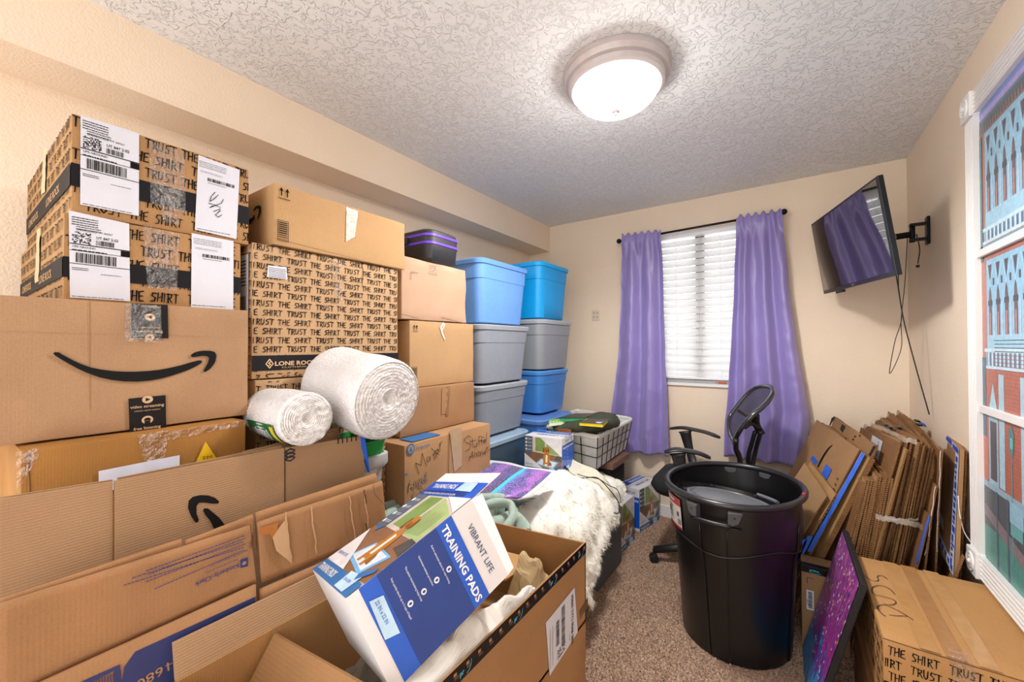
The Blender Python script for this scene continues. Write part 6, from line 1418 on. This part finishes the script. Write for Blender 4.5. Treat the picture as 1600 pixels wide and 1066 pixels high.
def onface(I, fa_, pts, off=.002): 
    P = [fa_.hit(*q) for q in Z(pts)]; I.poly(fa_, P, off)
onface(i, fa, [(410, 373), (400, 372), (365, 400), (320, 460), (280, 530), (248, 600), (262, 605), (295, 540), (335, 470), (375, 410)])
for q in ((540, 290), (415, 820), (430, 770), (450, 710)): onface(i, fa, [q, (q[0]+12, q[1]+6), (q[0]+20, q[1]+26), (q[0]+6, q[1]+20)])
i.mk('printed_marks', INK, o); i = Ink(); onface(i, fa, [(205, 482), (258, 540), (232, 582), (182, 520)], .003); onface(i, fa, [(345, 573), (402, 628), (345, 745), (300, 668)], .003); i.mk('blue_tape', BT, o)
o, fa = loose('flattened_box', 'flattened box edged with bright blue tape, behind the large smile sheet', 2.34, 2.95, (1349, 708), (1284, 660), (1272, 850), th=.008, m_=KS_[2])
q0, q1 = at(1349, 708, y=2.337), at(1264, 862, y=2.337); g = G(); n_ = 18
for j in range(n_+1):
    p = q0.lerp(q1, j/n_); wj = random.uniform(.8, 1.3); g.v += [p+Vector((-.007*wj, 0, 0)), p+Vector((.007*wj, -.004, 0))]
g.f = [(2*j, 2*j+1, 2*j+3, 2*j+2) for j in range(n_)]; g.mk('blue_tape', BT, o)
o, fa = loose('flattened_box', 'thick tan flattened box between the blue edged sheet and the tall sheet', 2.32, 2.95, (1359, 716), (1292, 664), (1291, 850), th=.02, m_=KS_[4])
o, fa = loose('flattened_box', 'tall flattened box with two dark bar marks behind the smile sheet', 2.4, 2.97, (1369, 696), (1304, 651), (1312, 850), th=.008, m_=KS_[0])
i = Ink(); onface(i, fa, [(510, 150), (543, 178), (512, 238), (486, 208)]); 
for q in ((640, 270), (620, 300), (690, 262)): onface(i, fa, [q, (q[0]+16, q[1]+10), (q[0]+6, q[1]+26), (q[0]-8, q[1]+14)])
onface(i, fa, [(400, 90), (430, 72), (436, 82), (385, 172), (376, 166)]); onface(i, fa, [(835, 378), (862, 380), (790, 510), (770, 505)]); i.mk('printed_marks', INK2, o)
o, fa = loose('flattened_box', 'small flattened box in front, its corner nearest the can rim', 2.33, 2.62, (1292, 775), (1257, 723), (1243, 850), th=.006, m_=KS_[2])
o, fa = loose('flattened_box', 'narrow folded box with a torn edge just behind the small front one', 2.34, 2.66, (1306, 772), (1266, 722), (1258, 850), th=.009, m_=KS_[4])
i = Ink()
for k in range(8): u, v = fa.hit(1304-2.6*k, 780+5*k); i.rect(fa, u, v, u+.008, v+.008, .002)
i.mk('printed_marks', INK2, o)
for k in range(2):
    q0, q1 = at(1262-8*k, 838+6*k, y=2.3), at(1244-5*k, 872+3*k, y=2.3); g = G().prism([q0, q0+Vector((.018, 0, .004)), q1+Vector((.02, 0, 0)), q1], (0, .01, 0)); o = fix(g.mk('tape_strip', BT)); tag(o, ('bright blue tape strip crumpled low beside the trash can', 'second short blue tape strip below the first, by the can')[k], 'tape')

# the big wrapped bundle
bd = thing('cardboard_bundle', 'tall wrapped bundle of many flattened boxes leaning on the right wall', 'cardboard', (.36, 2.5, 0))
random.seed(5)
def bsheet(px, py, fpx, fpy, bpx, yN, yF=3.0, **k):
    return sheet(bd, 'cardboard_sheet', at(px, py, y=yN), at(fpx, fpy, y=yF), at(bpx, 880, y=yN), **k)
o0_, fa0 = bsheet(1398, 701, 1345, 668, 1352, 2.32, 2.86, m_=KS_[3], th=.006)
i = Ink(); P4 = [fa0.hit(*q) for q in ((1364, 680), (1380, 690), (1373, 721), (1358, 706))]; i.poly(fa0, P4, .002); i.mk('paper_label', WHITE, bd); i = Ink()
for k in range(9): a, b2 = fa0.hit(1375-.5*k, 692+2.7*k); i.rect(fa0, a-.0, b2, a+.02, b2+.0025, .003)
i.mk('barcode_print', INK, bd)
ns = 17
for k in range(ns):
    s = k/(ns-1); px = 1402+s*43; py = 699-9*math.sin(s*3.1)+random.uniform(-4, 3)-3*(k % 3); bsheet(px, py, 1349+s*46+random.uniform(-2, 2), 668-22*s+random.uniform(-6, 4), 1345+s*64, 2.3+random.uniform(-.04, .05), 2.95, th=random.choice((.004, .005, .007)))
o, fa = bsheet(1416, 702, 1397, 688, 1366, 2.235, 2.5, th=.006, m_=KS_[4])
for k in range(7):
    s = k/6; bsheet(1448+s*22, 694+3*k, 1402+s*26, 641+3*k, 1405+s*38, 2.34+.02*random.random(), 2.97, th=.006)
WRP = mat('wrap_film', '#efe6d8', .08, spec=1, alpha=.35, bump=.9, bscale=60)
def wrap(pts, w, y):
    g = G(); L = smoothline([at(a, b2, y=yy) for a, b2, yy in pts], 6)
    for p in L: j = random.uniform(-.004, .004); g.v += [p+Vector((0, 0, w/2+j)), p-Vector((0, 0, w/2-j))]
    g.f = [(2*k, 2*k+2, 2*k+3, 2*k+1) for k in range(len(L)-1)]; g.mk('stretch_wrap', WRP, bd, smooth=True)
wrap([(1368, 808, 2.25), (1385, 811, 2.22), (1405, 815, 2.215), (1425, 818, 2.22), (1442, 824, 2.25)], .022, 0); wrap([(1372, 810, 2.245), (1400, 812, 2.21), (1435, 812, 2.24)], .008, 0)
wrap([(1345, 664, 2.8), (1362, 664, 2.7), (1385, 672, 2.5), (1412, 686, 2.28), (1432, 690, 2.26)], .02, 0); wrap([(1350, 668, 2.85), (1380, 650, 2.9), (1412, 646, 2.93)], .02, 0)
i = Ink(); q0 = at(1386, 668, y=2.6)
for px, py in ((1383, 664), (1390, 668), (1398, 672), (1404, 668), (1433, 658), (1436, 664)):
    p = at(px, py, y=2.55 if px < 1420 else 2.75); G().box(p.x-.006, p.x+.008, p.y-.02, p.y+.03, p.z-.004, p.z+.004).mk('black_tape_scrap', BLACKTAPE, bd)
# short inner bundle
sb = thing('cardboard_bundle', 'short tight stack of corrugated sheets below the bundle, behind the canvas', 'cardboard', (.2, 2.4, 0))
for k in range(11):
    s = k/10; sheet(sb, 'cardboard_sheet', at(1347+s*46, 752-6*(k > 4)+random.uniform(-3, 3), y=2.27), at(1318+s*40, 715-6*(k > 4), y=2.6), at(1318+s*52, 880, y=2.27), th=.007, m_=random.choice(KS_[1:4]))
# dark sheets, blue-white taped sheet, last sheets by the wall
for n_, (a, c_, e_, y_, lb, mm) in enumerate((((1452, 806), (1420, 770), (1432, 880), 2.22, 'low dark sheet edged in blue, right of the wrapped bundle', KS_[3]), ((1462, 760), (1436, 730), (1444, 880), 2.24, 'dark torn sheet standing just left of the blue and white taped box', KS_[1]), ((1470, 705), (1440, 672), (1462, 880), 2.27, 'tall torn-edged sheet tucked behind the blue and white taped box', KS_[3]))):
    o, fa = sheet(None, 'flattened_box', at(*a, y=y_), at(*c_, y=2.6), at(*e_, y=y_), th=.006, m_=mm); tag(o, lb, 'cardboard')
    if n_ == 0: 
        p0, p1 = at(a[0], a[1], y=y_-.002), at(e_[0], e_[1], y=y_-.002); G().tube([p0, p1], .004, 5).mk('blue_edge', mat('edge_blue', '#2f56b8', .4), o)
    else: 
        p0, p1 = at(a[0], a[1], y=y_-.002), at(e_[0], e_[1], y=y_-.002); G().tube([p0.lerp(p1, t_)+Vector((random.uniform(-.002, .002), 0, 0)) for t_ in np.linspace(0, .9, 14)], .0012, 5).mk('torn_edge', mat('torn_white', '#e2dccf', .6), o)
q = [at(1477, 676, y=2.62), at(1500, 702, y=2.25), at(1491, 897, y=2.16), at(1462, 846, y=2.42)]
tb = thing('flattened_box', 'tall flat box bordered with blue and white printed tape, near the mural', 'cardboard', tuple((q[0]+q[1]+q[2]+q[3])/4-Vector((0, 0, .3))))
nq = (q[1]-q[0]).cross(q[3]-q[0]).normalized(); nq = -nq if nq.dot(CAMP-q[0]) < 0 else nq
qb = [q[0], q[1], q[1].lerp(q[2], 1.02), q[0].lerp(q[3], 1.02)]; fix(G().prism(qb, -nq*.012).mk('board', KS_[0], tb))
def qp(u, v, off=.002): return qb[0].lerp(qb[1], u).lerp(qb[3].lerp(qb[2], u), v)+nq*off
WT = mat('tape_white', '#dfe0ea', .4); BL2 = mat('tape_cobalt', '#2a50c8', .4)
def qpatch(a, b2, c_, d_, off, mt, nm): mk(nm, [qp(*a, off), qp(*b2, off), qp(*c_, off), qp(*d_, off)], [(0, 1, 2, 3)], mt, tb)
qpatch((.8, 0), (1, 0), (1, 1), (.8, 1), .002, WT, 'white_tape'); qpatch((0, .0), (1, .0), (1, .06), (0, .05), .002, WT, 'white_tape'); qpatch((0, .93), (0, .84), (1, .93), (1, 1), .002, WT, 'white_tape')
g = G()
def qd(u0, u1, v0, v1): g.add([qp(u0, v0, .003), qp(u1, v0, .003), qp(u1, v1, .003), qp(u0, v1, .003)], [(0, 1, 2, 3)])
v = .08
while v < .92: h_ = random.uniform(.015, .06); qd(.84, random.uniform(.9, .98), v, v+h_); v += h_+random.uniform(.008, .02)
qd(.05, .55, .0, .045); qd(.62, .95, .01, .05)
for k in range(6): u = .1+.15*k; g.add([qp(u, .865+.08*u, .003), qp(u+.09, .872+.08*u, .003), qp(u+.09, .915+.08*u, .003), qp(u, .905+.08*u, .003)], [(0, 1, 2, 3)])
g.mk('blue_print', BL2, tb, kind='stuff'); qpatch((.12, .69), (.38, .71), (.42, .8), (.15, .78), .003, WT, 'paper_label')
# blue tape running back along the top
g = G(); L = [at(1437, 660, y=2.95), at(1452, 668, y=2.85), at(1466, 676, y=2.72), at(1478, 682, y=2.62)]
g.tube(L, .006, 6).mk('blue_tape', BL2, tb)
for k, (a, c_, e_, lb) in enumerate((((1508, 705), (1492, 684), (1502, 845), 'brown sheet squeezed between the taped box and the wall'), ((1504, 870), (1490, 840), (1496, 890), 'low corrugated sheet with a white torn edge beside the casing'))):
    nt0 = at(*a, y=2.26 if k == 0 else 2.14); d0 = at(*e_, y=2.26 if k == 0 else 2.14); o, fa = sheet(None, 'flattened_box', nt0, at(*c_, y=2.5), d0, th=.006, m_=KS_[1]); tag(o, lb, 'cardboard')
cable('thin white wire hanging beside the taped box to the casing', K([(1497, 775), (1499, 800), (1506, 830), (1520, 852)], 2.2), .0018, m_=WHITEP)
